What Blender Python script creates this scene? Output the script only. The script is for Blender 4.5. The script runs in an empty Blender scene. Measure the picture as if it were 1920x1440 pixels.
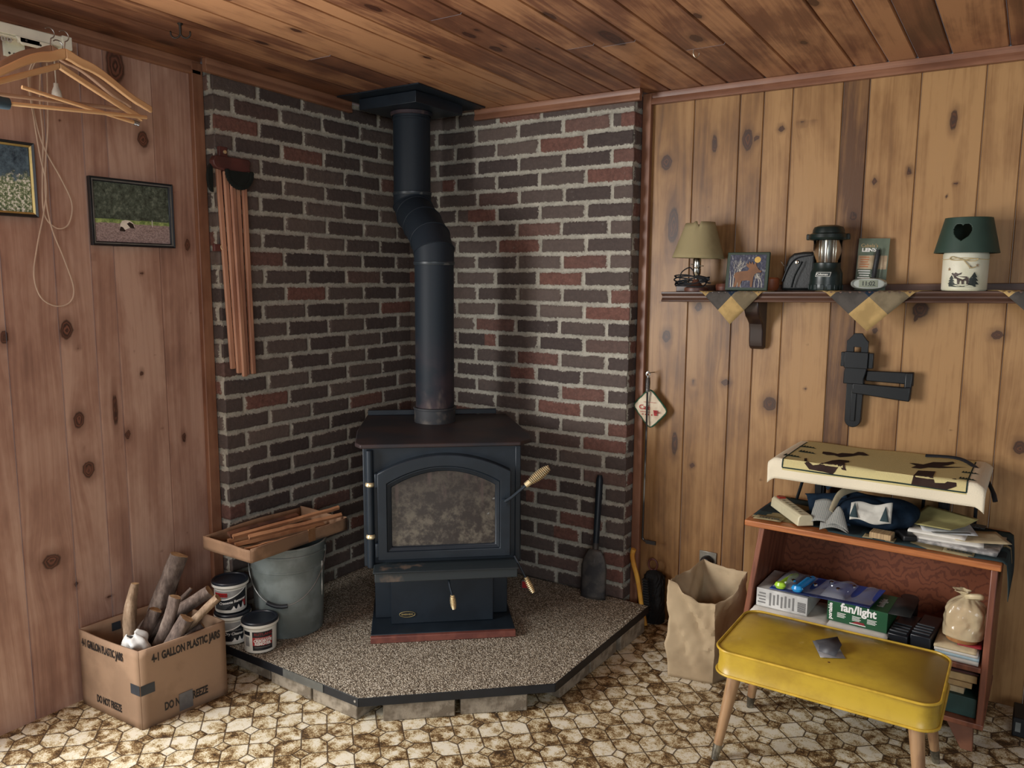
import bpy, bmesh, math, random
import numpy as np
from mathutils import Matrix, Vector
S = bpy.context.scene
COL = S.collection
rng = random.Random(7)
# ------------------------------------------------------------------ camera, world, lights, exposure
cam_d = bpy.data.cameras.new('camera'); cam = bpy.data.objects.new('camera', cam_d); COL.objects.link(cam)
cam_d.sensor_width = 36.0; cam_d.lens = 36.0 * 1492.2 / 1920.0; cam_d.clip_start = 0.02
CAM_Z = 1.3912
cam.location = (0, 0, CAM_Z)
def cam_rot(yaw, pitch, roll):
    cy, sy, cp, sp = math.cos(yaw), math.sin(yaw), math.cos(pitch), math.sin(pitch)
    f = Vector((sy*cp, cy*cp, sp)); r = Vector((cy, -sy, 0)); u = r.cross(f)
    cr, sr = math.cos(roll), math.sin(roll)
    return Matrix((cr*r + sr*u, -sr*r + cr*u, -f)).transposed()
cam.rotation_euler = cam_rot(math.radians(-33.291), math.radians(-7.569), math.radians(0.3696)).to_euler()
S.camera = cam
W = bpy.data.worlds.new('world'); S.world = W; W.use_nodes = True
W.node_tree.nodes['Background'].inputs[0].default_value = (0.80, 0.88, 1.0, 1)
W.node_tree.nodes['Background'].inputs[1].default_value = 0.13
def area(name, loc, target, sx, sy, power, col):
    l = bpy.data.lights.new(name, 'AREA'); l.shape = 'RECTANGLE'; l.size = sx; l.size_y = sy; l.energy = power; l.color = col
    o = bpy.data.objects.new(name, l); COL.objects.link(o); o.location = loc
    o.rotation_euler = (Vector(target) - Vector(loc)).to_track_quat('-Z', 'Y').to_euler()
    return o
area('window_daylight', (-2.52, 0.05, 1.22), (0.5, 0.05, 0.95), 1.7, 1.25, 84, (1.0, 0.985, 0.96))
area('rear_window_daylight', (1.5, -1.9, 1.65), (-1.5, 1.8, 0.8), 1.6, 1.1, 30, (0.93, 0.97, 1.0))
S.view_settings.view_transform = 'Standard'; S.view_settings.look = 'None'
S.view_settings.gamma = 1.0; S.view_settings.use_curve_mapping = False
S.view_settings.exposure = 0.75
# ------------------------------------------------------------------ room dimensions
XL, YR, XB, YB = -2.537, 2.970, -2.467, 2.8805        # wood walls, brick faces
YE, XE = 1.838, -1.339                                 # ends of the brick facing
def ceil_z(y): return 2.185 - 0.028*y
ZP = 0.09                                              # top of the hearth pad
# ------------------------------------------------------------------ helpers
class MB:
    """collects shapes and links them as ONE mesh object"""
    def __init__(s): s.v = []; s.f = []; s.m = []; s.T = Matrix(); s.mi = 0
    def add(s, vs, fs):
        n = len(s.v); T = s.T
        s.v += [tuple(T @ Vector(p)) for p in vs]
        s.f += [tuple(n+i for i in f) for f in fs]; s.m += [s.mi]*len(fs); return s
    def box(s, c, d, rot=None):
        vs = [Vector((x*d[0]/2, y*d[1]/2, z*d[2]/2)) for x in (-1,1) for y in (-1,1) for z in (-1,1)]
        if rot is not None: vs = [rot @ p for p in vs]
        c = Vector(c)
        return s.add([c+p for p in vs], [(0,1,3,2),(4,6,7,5),(0,4,5,1),(2,3,7,6),(0,2,6,4),(1,5,7,3)])
    def box2(s, a, b):
        return s.box([(a[i]+b[i])/2 for i in range(3)], [abs(a[i]-b[i]) for i in range(3)])
    def prism(s, poly, h0, h1, ax='z'):
        n = len(poly)
        def P(p, h): return (p[0],p[1],h) if ax=='z' else ((p[0],h,p[1]) if ax=='y' else (h,p[0],p[1]))
        vs = [P(p,h0) for p in poly] + [P(p,h1) for p in poly]
        fs = [tuple(range(n))[::-1], tuple(range(n,2*n))] + [(i,(i+1)%n,n+(i+1)%n,n+i) for i in range(n)]
        return s.add(vs, fs)
    def lathe(s, prof, seg=28, c=(0,0,0), cap=True, ax=None, a0=0.0, a1=2*math.pi):
        c = Vector(c); R = Matrix() if ax is None else Vector(ax).to_track_quat('Z','Y').to_matrix().to_4x4()
        full = abs(a1-a0-2*math.pi) < 1e-6; ns = seg if full else seg+1
        vs = []; fs = []
        for r,z in prof:
            for k in range(ns):
                a = a0+(a1-a0)*k/seg; vs.append(c + (R @ Vector((r*math.cos(a), r*math.sin(a), z))))
        for i in range(len(prof)-1):
            for k in range(seg):
                k2 = (k+1) % ns
                fs.append((i*ns+k, i*ns+k2, (i+1)*ns+k2, (i+1)*ns+k))
        if cap and full:
            if prof[0][0] > 1e-6: fs.append(tuple(range(ns))[::-1])
            if prof[-1][0] > 1e-6: fs.append(tuple((len(prof)-1)*ns+k for k in range(ns)))
        return s.add(vs, fs)
    def cyl(s, a, b, r, r2=None, seg=16):
        a, b = Vector(a), Vector(b)
        return s.lathe([(r,0),(r if r2 is None else r2,(b-a).length)], seg, a, True, b-a)
    def tube(s, pts, r, seg=8, closed=False, flat=None):
        pts = [Vector(p) for p in pts]; n = len(pts); vs = []; fs = []
        rs = r if isinstance(r,(list,tuple)) else [r]*n
        N = None
        for i,p in enumerate(pts):
            if closed: t = pts[(i+1)%n]-pts[i-1]
            else: t = pts[min(i+1,n-1)]-pts[max(i-1,0)]
            t = t.normalized()
            if N is None: N = t.orthogonal().normalized()
            N = (N - t*N.dot(t)).normalized(); B = t.cross(N)
            for k in range(seg):
                a = 2*math.pi*k/seg; vs.append(p + rs[i]*(math.cos(a)*N + math.sin(a)*B*(flat or 1)))
        for i in range(n if closed else n-1):
            j = (i+1)%n
            for k in range(seg): fs.append((i*seg+k, i*seg+(k+1)%seg, j*seg+(k+1)%seg, j*seg+k))
        if not closed: fs += [tuple(range(seg))[::-1], tuple((n-1)*seg+k for k in range(seg))]
        return s.add(vs, fs)
    def grid(s, fn, nu, nv):
        vs = [fn(i/nu, j/nv) for i in range(nu+1) for j in range(nv+1)]
        return s.add(vs, [(i*(nv+1)+j, (i+1)*(nv+1)+j, (i+1)*(nv+1)+j+1, i*(nv+1)+j+1) for i in range(nu) for j in range(nv)])
    def obj(s, name, mats, parent=None, bevel=0, smooth=35, solid=0, sub=0, seg=2):
        me = bpy.data.meshes.new(name); me.from_pydata(s.v, [], s.f)
        for m in (mats if isinstance(mats,(list,tuple)) else [mats]): me.materials.append(m)
        if s.m and max(s.m): me.polygons.foreach_set('material_index', s.m)
        me.update()
        bm = bmesh.new(); bm.from_mesh(me); bmesh.ops.remove_doubles(bm, verts=bm.verts, dist=1e-6)
        if not solid: bmesh.ops.recalc_face_normals(bm, faces=bm.faces)
        bm.to_mesh(me); bm.free()
        if smooth:
            me.polygons.foreach_set('use_smooth', [True]*len(me.polygons)); me.set_sharp_from_angle(angle=math.radians(smooth))
        o = bpy.data.objects.new(name, me); COL.objects.link(o)
        if parent is not None: o.parent = parent
        if solid:
            d = o.modifiers.new('s','SOLIDIFY'); d.thickness = solid; d.offset = 0
        if bevel:
            b = o.modifiers.new('b','BEVEL'); b.width = bevel; b.segments = seg; b.limit_method = 'ANGLE'; b.angle_limit = math.radians(40)
        if sub:
            b = o.modifiers.new('u','SUBSURF'); b.levels = sub; b.render_levels = sub
        return o
def tag(o, label, cat, group=None, kind=None):
    o['label'] = label; o['category'] = cat
    if group: o['group'] = group
    if kind: o['kind'] = kind
    return o
def thing(name, label, cat, loc=(0,0,0), rz=0.0, group=None):
    o = bpy.data.objects.new(name, None); COL.objects.link(o); o.empty_display_size = 0.05
    o.location = loc; o.rotation_euler = (0,0,rz); return tag(o, label, cat, group)
def adopt(o, parent):
    o.parent = parent; o.matrix_parent_inverse = parent.matrix_basis.inverted(); return o
def struct(o, label=None):
    o['kind'] = 'structure'
    if label: o['label'] = label
    return o
def copy_tree(o, parent=None):
    c = o.copy(); COL.objects.link(c)
    if parent is not None: c.parent = parent
    for ch in list(o.children): copy_tree(ch, c)
    return c
def text(parent, s, mat, size, T, name='print', sx=1.0, bold=0.0, align='CENTER', depth=0.0004, spacing=1.0):
    cu = bpy.data.curves.new(name, 'FONT'); cu.body = s; cu.size = size; cu.align_x = align; cu.align_y = 'CENTER'
    cu.extrude = depth; cu.offset = bold; cu.space_character = spacing; cu.resolution_u = 3
    t = bpy.data.objects.new('t', cu); COL.objects.link(t)
    dg = bpy.context.evaluated_depsgraph_get(); dg.update()
    me = bpy.data.meshes.new_from_object(t.evaluated_get(dg)); bpy.data.objects.remove(t)
    me.name = name; me.transform(T @ Matrix.Diagonal((sx,1,1,1))); me.materials.clear(); me.materials.append(mat)
    o = bpy.data.objects.new(name, me); COL.objects.link(o); o.parent = parent; return o
def frame(o, x, y):            # 4x4 from origin, x axis (text direction), y axis (text up)
    x = Vector(x).normalized(); y = Vector(y).normalized(); z = x.cross(y)
    M4 = Matrix((x, y, z)).transposed().to_4x4(); M4.translation = Vector(o); return M4
# ---- materials
def srgb(r,g,b):
    def l(c):
        c /= 255.0
        return c/12.92 if c <= 0.04045 else ((c+0.055)/1.055)**2.4
    return (l(r),l(g),l(b),1.0)
class NT:
    def __init__(s, name):
        s.mat = bpy.data.materials.new(name); s.mat.use_nodes = True; s.t = s.mat.node_tree
        s.b = s.t.nodes['Principled BSDF']; s.out = s.t.nodes['Material Output']
    def n(s, typ, ins=None, **kw):
        nd = s.t.nodes.new('ShaderNode'+typ)
        for k,v in kw.items(): setattr(nd, k, v)
        for k,v in (ins or {}).items(): s.put(nd.inputs[k], v)
        return nd
    def put(s, sock, v):
        if isinstance(v, bpy.types.NodeSocket): s.t.links.new(v, sock)
        elif isinstance(v, bpy.types.Node): s.t.links.new(v.outputs[0], sock)
        else: sock.default_value = v
    def m(s, op, a, b=None, c=None, clamp=False):
        nd = s.n('Math', operation=op, use_clamp=clamp); s.put(nd.inputs[0], a)
        if b is not None: s.put(nd.inputs[1], b)
        if c is not None: s.put(nd.inputs[2], c)
        return nd.outputs[0]
    def mix(s, f, a, b, mode='MIX'):
        nd = s.n('Mix', data_type='RGBA', blend_type=mode); s.put(nd.inputs['Factor'], f); s.put(nd.inputs['A'], a) if 0 else None
        s.put(nd.inputs[6], a); s.put(nd.inputs[7], b); return nd.outputs[2]
    def ramp(s, f, stops):
        nd = s.n('ValToRGB', {0: f}); e = nd.color_ramp.elements
        while len(e) < len(stops): e.new(0.5)
        for i,(p,c) in enumerate(stops): e[i].position = p; e[i].color = c
        return nd.outputs[0]
    def step(s, x, lo, hi):
        nd = s.n('MapRange', {0: x, 1: lo, 2: hi, 3: 0.0, 4: 1.0}, interpolation_type='SMOOTHSTEP'); return nd.outputs[0]
    def attr(s, name): return s.n('Attribute', attribute_name=name)
    def noise(s, vec, scale, detail=3, rough=0.55, out=0):
        nd = s.n('TexNoise', {'Scale': scale, 'Detail': detail, 'Roughness': rough}); s.put(nd.inputs['Vector'], vec); return nd.outputs[out]
    def bump(s, h, strength=0.3, dist=0.002):
        nd = s.n('Bump', {'Height': h, 'Strength': strength, 'Distance': dist}); s.t.links.new(nd.outputs[0], s.b.inputs['Normal'])
    def done(s, col, rough=0.5, metal=0.0, spec=0.5):
        s.put(s.b.inputs['Base Color'], col); s.put(s.b.inputs['Roughness'], rough); s.put(s.b.inputs['Metallic'], metal)
        s.b.inputs['Specular IOR Level'].default_value = spec; return s.mat
    def co(s, which='Object'): return s.n('TexCoord').outputs[which]
_mc = {}
def mat(name, c, rough=0.5, metal=0.0, var=0.12, scale=18.0, bump=0.0, bscale=120.0, spec=0.5, c2=None, stretch=None, lo=0.4, hi=0.6):
    """plain surface with a little procedural unevenness; c2 = second colour of the mottling"""
    if name in _mc: return _mc[name]
    t = NT(name); v = t.co()
    if stretch: v = t.n('Mapping', {0: v, 3: stretch}).outputs[0]
    a = srgb(*c); b = srgb(*c2) if c2 else tuple(x*(1-var*2) for x in a[:3])+(1,)
    col = t.mix(t.step(t.noise(v, scale, 4), lo, hi), a, b)
    if bump: t.bump(t.noise(v, bscale, 2), bump)
    _mc[name] = t.done(col, rough, metal, spec); return _mc[name]
def attribute(me, name, data):
    a = me.attributes.new(name, 'FLOAT', 'POINT'); a.data.foreach_set('value', np.asarray(data, dtype=np.float32))
# smooth value noise on numpy arrays
def vnoise(x, y, seed=0):
    xi = np.floor(x).astype(np.int64); yi = np.floor(y).astype(np.int64); fx = x-xi; fy = y-yi
    fx = fx*fx*(3-2*fx); fy = fy*fy*(3-2*fy)
    def h(a, b):
        n = (a*374761393 + b*668265263 + seed*144665) & 0x7fffffff
        n = ((n ^ (n >> 13))*1274126177) & 0x7fffffff
        return ((n ^ (n >> 16)) & 0xffff)/65535.0
    return (h(xi,yi)*(1-fx)+h(xi+1,yi)*fx)*(1-fy) + (h(xi,yi+1)*(1-fx)+h(xi+1,yi+1)*fx)*fy
# ------------------------------------------------------------------ knotty pine boards
def pine(name, light, mid, dark, rough=0.42, warp=0.5):
    t = NT(name); gu = t.attr('gu').outputs['Fac']; gv = t.attr('gv').outputs['Fac']; tone = t.attr('tone').outputs['Fac']; kd = t.attr('kd').outputs['Fac']
    ring = t.noise(t.n('CombineXYZ', {0: t.m('MULTIPLY', gu, 60.0), 1: t.m('MULTIPLY', gv, 0.9), 2: 0.0}), 1.0, 3, 0.6)
    fine = t.noise(t.n('CombineXYZ', {0: t.m('MULTIPLY', gu, 420.0), 1: t.m('MULTIPLY', gv, 7.0), 2: 0.0}), 1.0, 3, 0.6)
    blot = t.noise(t.n('CombineXYZ', {0: t.m('MULTIPLY', gu, 9.0), 1: t.m('MULTIPLY', gv, 3.0), 2: 3.0}), 1.0, 4, 0.6)
    f = t.m('ADD', t.m('MULTIPLY', t.step(ring, 0.30, 0.74), 0.30), t.m('MULTIPLY', fine, 0.26))
    f = t.m('ADD', f, t.m('MULTIPLY', t.step(blot, 0.34, 0.70), 0.42))
    f = t.m('ADD', f, t.m('MULTIPLY', t.m('SUBTRACT', tone, 0.5), 1.1))
    col = t.ramp(f, [(0.12, srgb(*light)), (0.5, srgb(*mid)), (0.95, srgb(*dark))])
    # knots: dark heart with rings, reddish halo
    halo = t.m('SUBTRACT', 1.0, t.step(kd, 0.8, 2.6))
    col = t.mix(t.m('MULTIPLY', halo, 0.55), col, srgb(dark[0]*0.86, dark[1]*0.78, dark[2]*0.72))
    kr = t.m('ADD', t.m('MULTIPLY', t.m('SINE', t.m('MULTIPLY', kd, 17.0)), 0.22), t.noise(t.n('CombineXYZ', {0: t.m('MULTIPLY', kd, 5.0), 1: t.m('MULTIPLY', gu, 40.0), 2: t.m('MULTIPLY', gv, 30.0)}), 1.0, 3))
    kc = t.ramp(kr, [(0.30, srgb(52,34,28)), (0.52, srgb(dark[0]*0.78, dark[1]*0.68, dark[2]*0.62)), (0.75, srgb(dark[0]*1.0, dark[1]*0.86, dark[2]*0.78))])
    heart = t.m('SUBTRACT', 1.0, t.step(kd, 0.85, 1.12))
    col = t.mix(t.m('MULTIPLY', heart, 0.9), col, kc)
    rim = t.m('MULTIPLY', t.step(kd, 0.72, 0.95), t.m('SUBTRACT', 1.0, t.step(kd, 1.0, 1.22)))
    col = t.mix(t.m('MULTIPLY', rim, 0.6), col, srgb(40,24,18))
    t.bump(t.m('ADD', fine, ring), 0.12, 0.002)
    return t.done(col, rough, 0.0, 0.4)
def boards(name, material, edges, v0, v1, P, knots, seed, gap=0.0035, drop=0.006, tones=None, joints=None, res=0.009, rv=0.02, wild=1.0):
    """tongue-and-groove boards: P(u, v, depth) -> point.  One mesh, grain and knots carried as attributes."""
    r = random.Random(seed); V = []; F = []; GU = []; GV = []; TO = []; KD = []
    for bi in range(len(edges)-1):
        a, b = edges[bi], edges[bi+1]
        cuts = [v0] + [c for c in (joints or {}).get(bi, [])] + [v1]
        for ci in range(len(cuts)-1):
            va, vb = cuts[ci], cuts[ci+1]
            tone = r.uniform(0.2, 0.8) if not tones or bi not in tones or ci else tones[bi]; off = r.uniform(0, 40); sk = r.uniform(-0.03, 0.03); cen = a+(b-a)*r.uniform(0.2, 0.8)
            us = [a+0.0002, a+gap] + list(np.linspace(a+gap, b-gap, max(3, int((b-a)/res)))[1:-1]) + [b-gap, b-0.0002]
            ds = [drop, 0] + [0]*(len(us)-4) + [0, drop]
            vs = list(np.linspace(va+(0.0008 if ci else 0), vb-(0.0008 if ci < len(cuts)-2 else 0), max(2, int((vb-va)/rv))+1))
            U, Vv = np.meshgrid(us, vs, indexing='ij'); D = np.array(ds)[:,None]*np.ones_like(Vv)
            kn = [k for k in knots if a-0.03 < k[0] < b+0.03 and va-0.1 < k[1] < vb+0.1]
            gu = U - cen + sk*np.sin(Vv*1.3+off) + 0.012*wild*(vnoise(U*9+off, Vv*2.2+off, seed)-0.5) + 0.02*wild*(vnoise(U*3+off, Vv*0.9+off, seed+1)-0.5)
            kd = np.full(U.shape, 9.0)
            for (ku, kv, ra, rb) in kn:
                du = U-ku; dv = (Vv-kv)*ra/rb
                q = np.sqrt(du*du+dv*dv)/ra
                kd = np.minimum(kd, q*(0.85+0.3*vnoise(U*90+ku*50, Vv*90, seed+5)))
                q2 = (du*du + (Vv-kv)**2*(ra/rb/2.6)**2)/(ra*1.7)**2
                gu = gu - du*np.exp(-q2*0.7)*0.85 + 0.006*np.exp(-q2*0.4)
            n = len(V); nv = len(vs)
            V += [P(U[i,j], Vv[i,j], D[i,j]) for i in range(len(us)) for j in range(nv)]
            F += [(n+i*nv+j, n+(i+1)*nv+j, n+(i+1)*nv+j+1, n+i*nv+j+1) for i in range(len(us)-1) for j in range(nv-1)]
            GU += list((gu+off).ravel()); GV += list((Vv+off*1.7).ravel()); TO += [tone]*U.size; KD += list(kd.ravel())
    me = bpy.data.meshes.new(name); me.from_pydata(V, [], F); me.materials.append(material)
    for nme, d in (('gu',GU),('gv',GV),('tone',TO),('kd',KD)): attribute(me, nme, d)
    o = bpy.data.objects.new(name, me); COL.objects.link(o); return o
PINE_R = pine('pine_right', (164,126,82), (136,99,60), (90,61,39))
PINE_L = pine('pine_left_hazed', (190,158,140), (164,128,111), (122,91,80), 0.36)  # paler, pinker and greyer wood: lens haze over this wall put into the colour
PINE_C = pine('pine_ceiling', (172,126,90), (118,78,56), (78,48,36), 0.36)
def rk(r, lo, hi): return r.uniform(lo, hi)
# right wall
r = random.Random(3)
eR = [-1.33,-1.135,-0.962,-0.876,-0.775,-0.608,-0.525,-0.37,-0.187,-0.08,0.06,0.21,0.36,0.5,0.66,0.82,1.0,1.15,1.3]
kR = [(-1.242,1.838,.020,.026),(-1.206,1.60,.019,.060),(-1.21,1.56,.016,.02),(-.930,1.897,.017,.034),(-.895,1.90,.007,.012),(-.81,1.925,.010,.011),(-.74,1.935,.012,.008),(-.70,1.935,.010,.006),(-.553,1.611,.012,.013),(-.804,.935,.022,.024),(-.975,1.002,.016,.012),(-1.102,.992,.009,.010),(-.325,1.297,.024,.024),(-.100,1.222,.016,.015),(-1.092,1.287,.014,.016),(-1.219,1.168,.016,.022),(-.012,.865,.017,.02),(-1.094,.66,.010,.010),(-1.17,.74,.012,.045),(-1.053,1.892,.010,.03),(-.388,1.751,.008,.012),(-.492,1.723,.007,.012),(-1.197,.182,.009,.008),(-.27,1.90,.010,.03),(-.70,1.32,.008,.009),(-.46,1.22,.008,.012),(-.25,1.70,.006,.006),(-.68,1.0,.005,.006)]
for k in range(46): kR.append((r.uniform(-1.3,1.3), r.uniform(.1,2.05), r.uniform(.002,.0045), r.uniform(.002,.006)))
for k in range(16): kR.append((r.uniform(0.1,1.3), r.uniform(.1,2.05), r.uniform(.008,.02), r.uniform(.01,.025)))
wall_right = struct(boards('wall_right', PINE_R, eR, 0.0, 2.103, lambda u,v,d: (u, YR+d, v), kR, 11,
    tones={0:.5,1:.55,2:.62,3:.38,4:.30,5:.86,6:.40,7:.22,8:.34,9:.3}), 'right wall of varnished knotty pine boards')
# left wall (the window opening begins beyond the frame's edge)
eL = [0.985,1.144,1.297,1.411,1.488,1.652,1.838]
kL = [(1.527,2.06,.028,.05),(1.61,1.842,.018,.024),(1.318,1.223,.020,.026),(1.35,1.167,.007,.008),(1.338,.933,.017,.024),(1.358,.766,.018,.026),(1.499,.858,.009,.016),(1.709,.814,.008,.018),(1.225,.496,.026,.022),(1.136,1.21,.010,.02),(1.294,.395,.008,.010),(1.40,.317,.009,.006),(1.42,1.45,.005,.008),(1.675,.385,.010,.008),(1.58,1.40,.006,.006),(1.56,1.06,.006,.012),(1.46,.95,.008,.05),(1.76,1.5,.01,.02)]
for k in range(26): kL.append((r.uniform(1.0,1.8), r.uniform(.1,2.1), r.uniform(.002,.004), r.uniform(.002,.006)))
wall_left = struct(boards('wall_left', PINE_L, eL, 0.0, 2.16, lambda u,v,d: (XL-d, u, v), kL, 23, tones={0:.45,1:.52,2:.42,3:.5,4:.36,5:.55}), 'left wall of knotty pine boards, lens haze tinted into their tone')
b = MB(); b.box2((XL-.10,-0.95,0),(XL-.001,0.985,0.34)); b.box2((XL-.10,-0.95,1.90),(XL-.001,0.985,2.21)); b.box2((XL-.10,-1.5,0),(XL-.001,-0.95,2.22))
struct(b.obj('wall_left_window_side', mat('side_pine',(164,112,88))), 'left wall around the window, nearer than the frame')
b = MB()
for q in ((0.93,0.99),(-0.95,-0.89)): b.box2((XL-.08,q[0],.34),(XL+.015,q[1],1.90))
for q in ((.34,.40),(1.84,1.90)): b.box2((XL-.08,-.89,q[0]),(XL+.015,.93,q[1]))
struct(b.obj('window_1', mat('window_paint',(225,222,212),.4), bevel=.003))
# ceiling
eC = [-2.56,-2.44,-2.31,-2.17,-2.05,-1.93,-1.762,-1.69,-1.552,-1.425,-1.335,-1.228,-1.10,-1.007,-.871,-.76,-.575,-.473,-.386,-.288,-.131,.02,.15,.3,.46,.6,.77,.92,1.08,1.3]
kC = [(-2.423,1.634,.014,.030),(-2.50,1.483,.012,.02),(-1.953,1.762,.010,.020),(-1.516,2.059,.012,.03),(-1.469,2.035,.008,.014),(-1.522,2.212,.014,.03),(-1.779,2.174,.008,.02),(-1.219,2.036,.012,.03),(-.858,2.241,.010,.022),(-.93,2.423,.016,.035),(-.559,2.296,.012,.03),(-1.613,1.739,.012,.03),(-2.145,1.789,.010,.025),(-2.36,2.013,.012,.03),(-1.15,2.3,.02,.08),(-.66,2.62,.01,.02)]
for k in range(40): kC.append((r.uniform(-2.5,1.2), r.uniform(0.8,2.9), r.uniform(.003,.009), r.uniform(.006,.02)))
ceiling = struct(boards('ceiling', PINE_C, eC, -1.5, 2.975, lambda u,v,d: (u, v, ceil_z(v)+d), kC, 37, gap=.005, drop=.008,
    joints={8:[1.9],10:[2.33],11:[2.36],13:[2.52],15:[1.4],18:[2.2],5:[1.5],3:[2.0],16:[1.1],22:[2.5],12:[1.75]}, rv=.025, wild=1.8), 'ceiling of red-brown knotty boards')
# trim
TR = pine('pine_trim', (148,106,82), (122,82,62), (92,60,46), 0.4)
def trim(name, p0, p1, size, label=None):
    """straight moulding between two points: size = box size"""
    p0, p1 = Vector(p0), Vector(p1); d = p1-p0; L = d.length
    b = MB(); q = d.to_track_quat('X','Z').to_matrix().to_4x4(); q.translation = (p0+p1)/2; b.T = q
    w, h = size
    prof = [(-w/2,-h/2),(w/2,-h/2),(w/2,-h*0.22),(w*.28,h*.05),(w*.42,h*.28),(w*.42,h/2),(-w/2,h/2)] if h > w else [(-w/2,-h/2),(w/2,-h/2),(w/2,h*.2),(w*.35,h/2),(-w*.35,h/2),(-w/2,h*.2)]
    n = int(max(2, L/0.03)); vs = []; fs = []; k = len(prof)
    for i in range(n+1): vs += [(-L/2+L*i/n, y, z) for y,z in prof]
    for i in range(n): fs += [(i*k+j, i*k+(j+1)%k, (i+1)*k+(j+1)%k, (i+1)*k+j) for j in range(k)]
    fs += [tuple(range(k))[::-1], tuple(n*k+j for j in range(k))]
    b.add(vs, fs); o = b.obj(name, TR, bevel=.0015); me = o.data; N = len(me.vertices); off = rng.uniform(0,30)
    co = np.array([v.co for v in me.vertices]); ax = np.array(q.to_3x3().col[0]); s = co @ ax; cr = co @ np.array(q.to_3x3().col[2]) + co @ np.array(q.to_3x3().col[1])
    attribute(me,'gu',cr*0.8+off); attribute(me,'gv',s+off); attribute(me,'tone',np.full(N, rng.uniform(.35,.6))); attribute(me,'kd',np.full(N,9.0))
    return struct(o, label)
def cz(y, d=.022): return ceil_z(y)-d
trim('trim_1', (XL+.011,1.83,cz(1.83)), (XL+.011,-1.4,cz(-1.4)), (.022,.045))
trim('trim_2', (XB+.012,2.50,cz(2.50)), (XB+.012,1.80,cz(1.80)), (.024,.046))
trim('trim_3', (-1.31,YB-.012,cz(YB)), (-2.08,YB-.012,cz(YB)), (.024,.044))
trim('trim_4', (1.3,YR-.011,cz(YR)), (-1.32,YR-.011,cz(YR)), (.022,.044))
def vtrim(name, cx, cy, sx, sy, z1):
    b = MB(); n = 40; prof = [(-sx/2,-sy/2),(sx/2,-sy/2),(sx/2,sy/2),(-sx/2,sy/2)]
    vs = [(cx+x, cy+y, z1*i/n) for i in range(n+1) for x,y in prof]
    fs = [(i*4+j, i*4+(j+1)%4, (i+1)*4+(j+1)%4, (i+1)*4+j) for i in range(n) for j in range(4)]
    b.add(vs, fs+[(3,2,1,0),(n*4,n*4+1,n*4+2,n*4+3)]); o = b.obj(name, TR, bevel=.003); me = o.data
    co = np.array([v.co for v in me.vertices]); off = rng.uniform(0,30); N = len(co)
    attribute(me,'gu',(co[:,0]+co[:,1])*.8+off); attribute(me,'gv',co[:,2]+off); attribute(me,'tone',np.full(N,.42)); attribute(me,'kd',np.full(N,9.0))
    return struct(o)
vtrim('trim_5', XL+.011, 1.815, .022, .044, 2.13)
vtrim('trim_6', -1.320, YR-.012, .036, .024, 2.10)
# ------------------------------------------------------------------ brick facing in the corner
def brick_mat():
    t = NT('old_brick'); sd = t.attr('sd').outputs['Fac']; ta = t.attr('tone').outputs['Fac']; tb = t.attr('red').outputs['Fac']; v = t.co()
    rag = t.m('MULTIPLY', t.m('SUBTRACT', t.noise(v, 95, 4, 0.7), 0.5), 0.021)
    rag = t.m('ADD', rag, t.m('MULTIPLY', t.m('SUBTRACT', t.noise(v, 22, 2), 0.55), 0.010))
    f = t.step(t.m('ADD', sd, rag), -0.0012, 0.0022)
    sp = t.noise(v, 70, 4, 0.7); big = t.noise(v, 16, 3)
    dark = t.ramp(t.m('ADD', t.m('MULTIPLY', ta, 0.55), t.m('MULTIPLY', sp, 0.55)), [(0.1, srgb(66,58,57)), (0.55, srgb(88,78,74)), (1.0, srgb(112,99,92))])
    red = t.ramp(sp, [(0.25, srgb(92,66,60)), (0.7, srgb(126,90,80))])
    bc = t.mix(t.step(tb, 0.35, 0.9), dark, red)
    bc = t.mix(t.m('MULTIPLY', t.step(t.noise(v, 48, 5, .75), .60, .78), 0.45), bc, srgb(150,146,138))
    mc = t.ramp(t.m('ADD', t.m('MULTIPLY', t.noise(v, 120, 3), 0.5), t.m('MULTIPLY', big, 0.5)), [(0.3, srgb(140,136,125)), (0.65, srgb(186,182,169))])
    col = t.mix(f, mc, bc)
    t.bump(t.m('ADD', t.noise(v, 260, 3, .7), t.m('MULTIPLY', t.noise(v, 60, 3), 2.0)), 0.5, 0.003)
    return t.done(col, 0.9, 0.0, 0.15)
BRICK = brick_mat()
KC, PITCH_B, ZTOP = 0.0677, 0.2163, 2.0335
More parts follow.
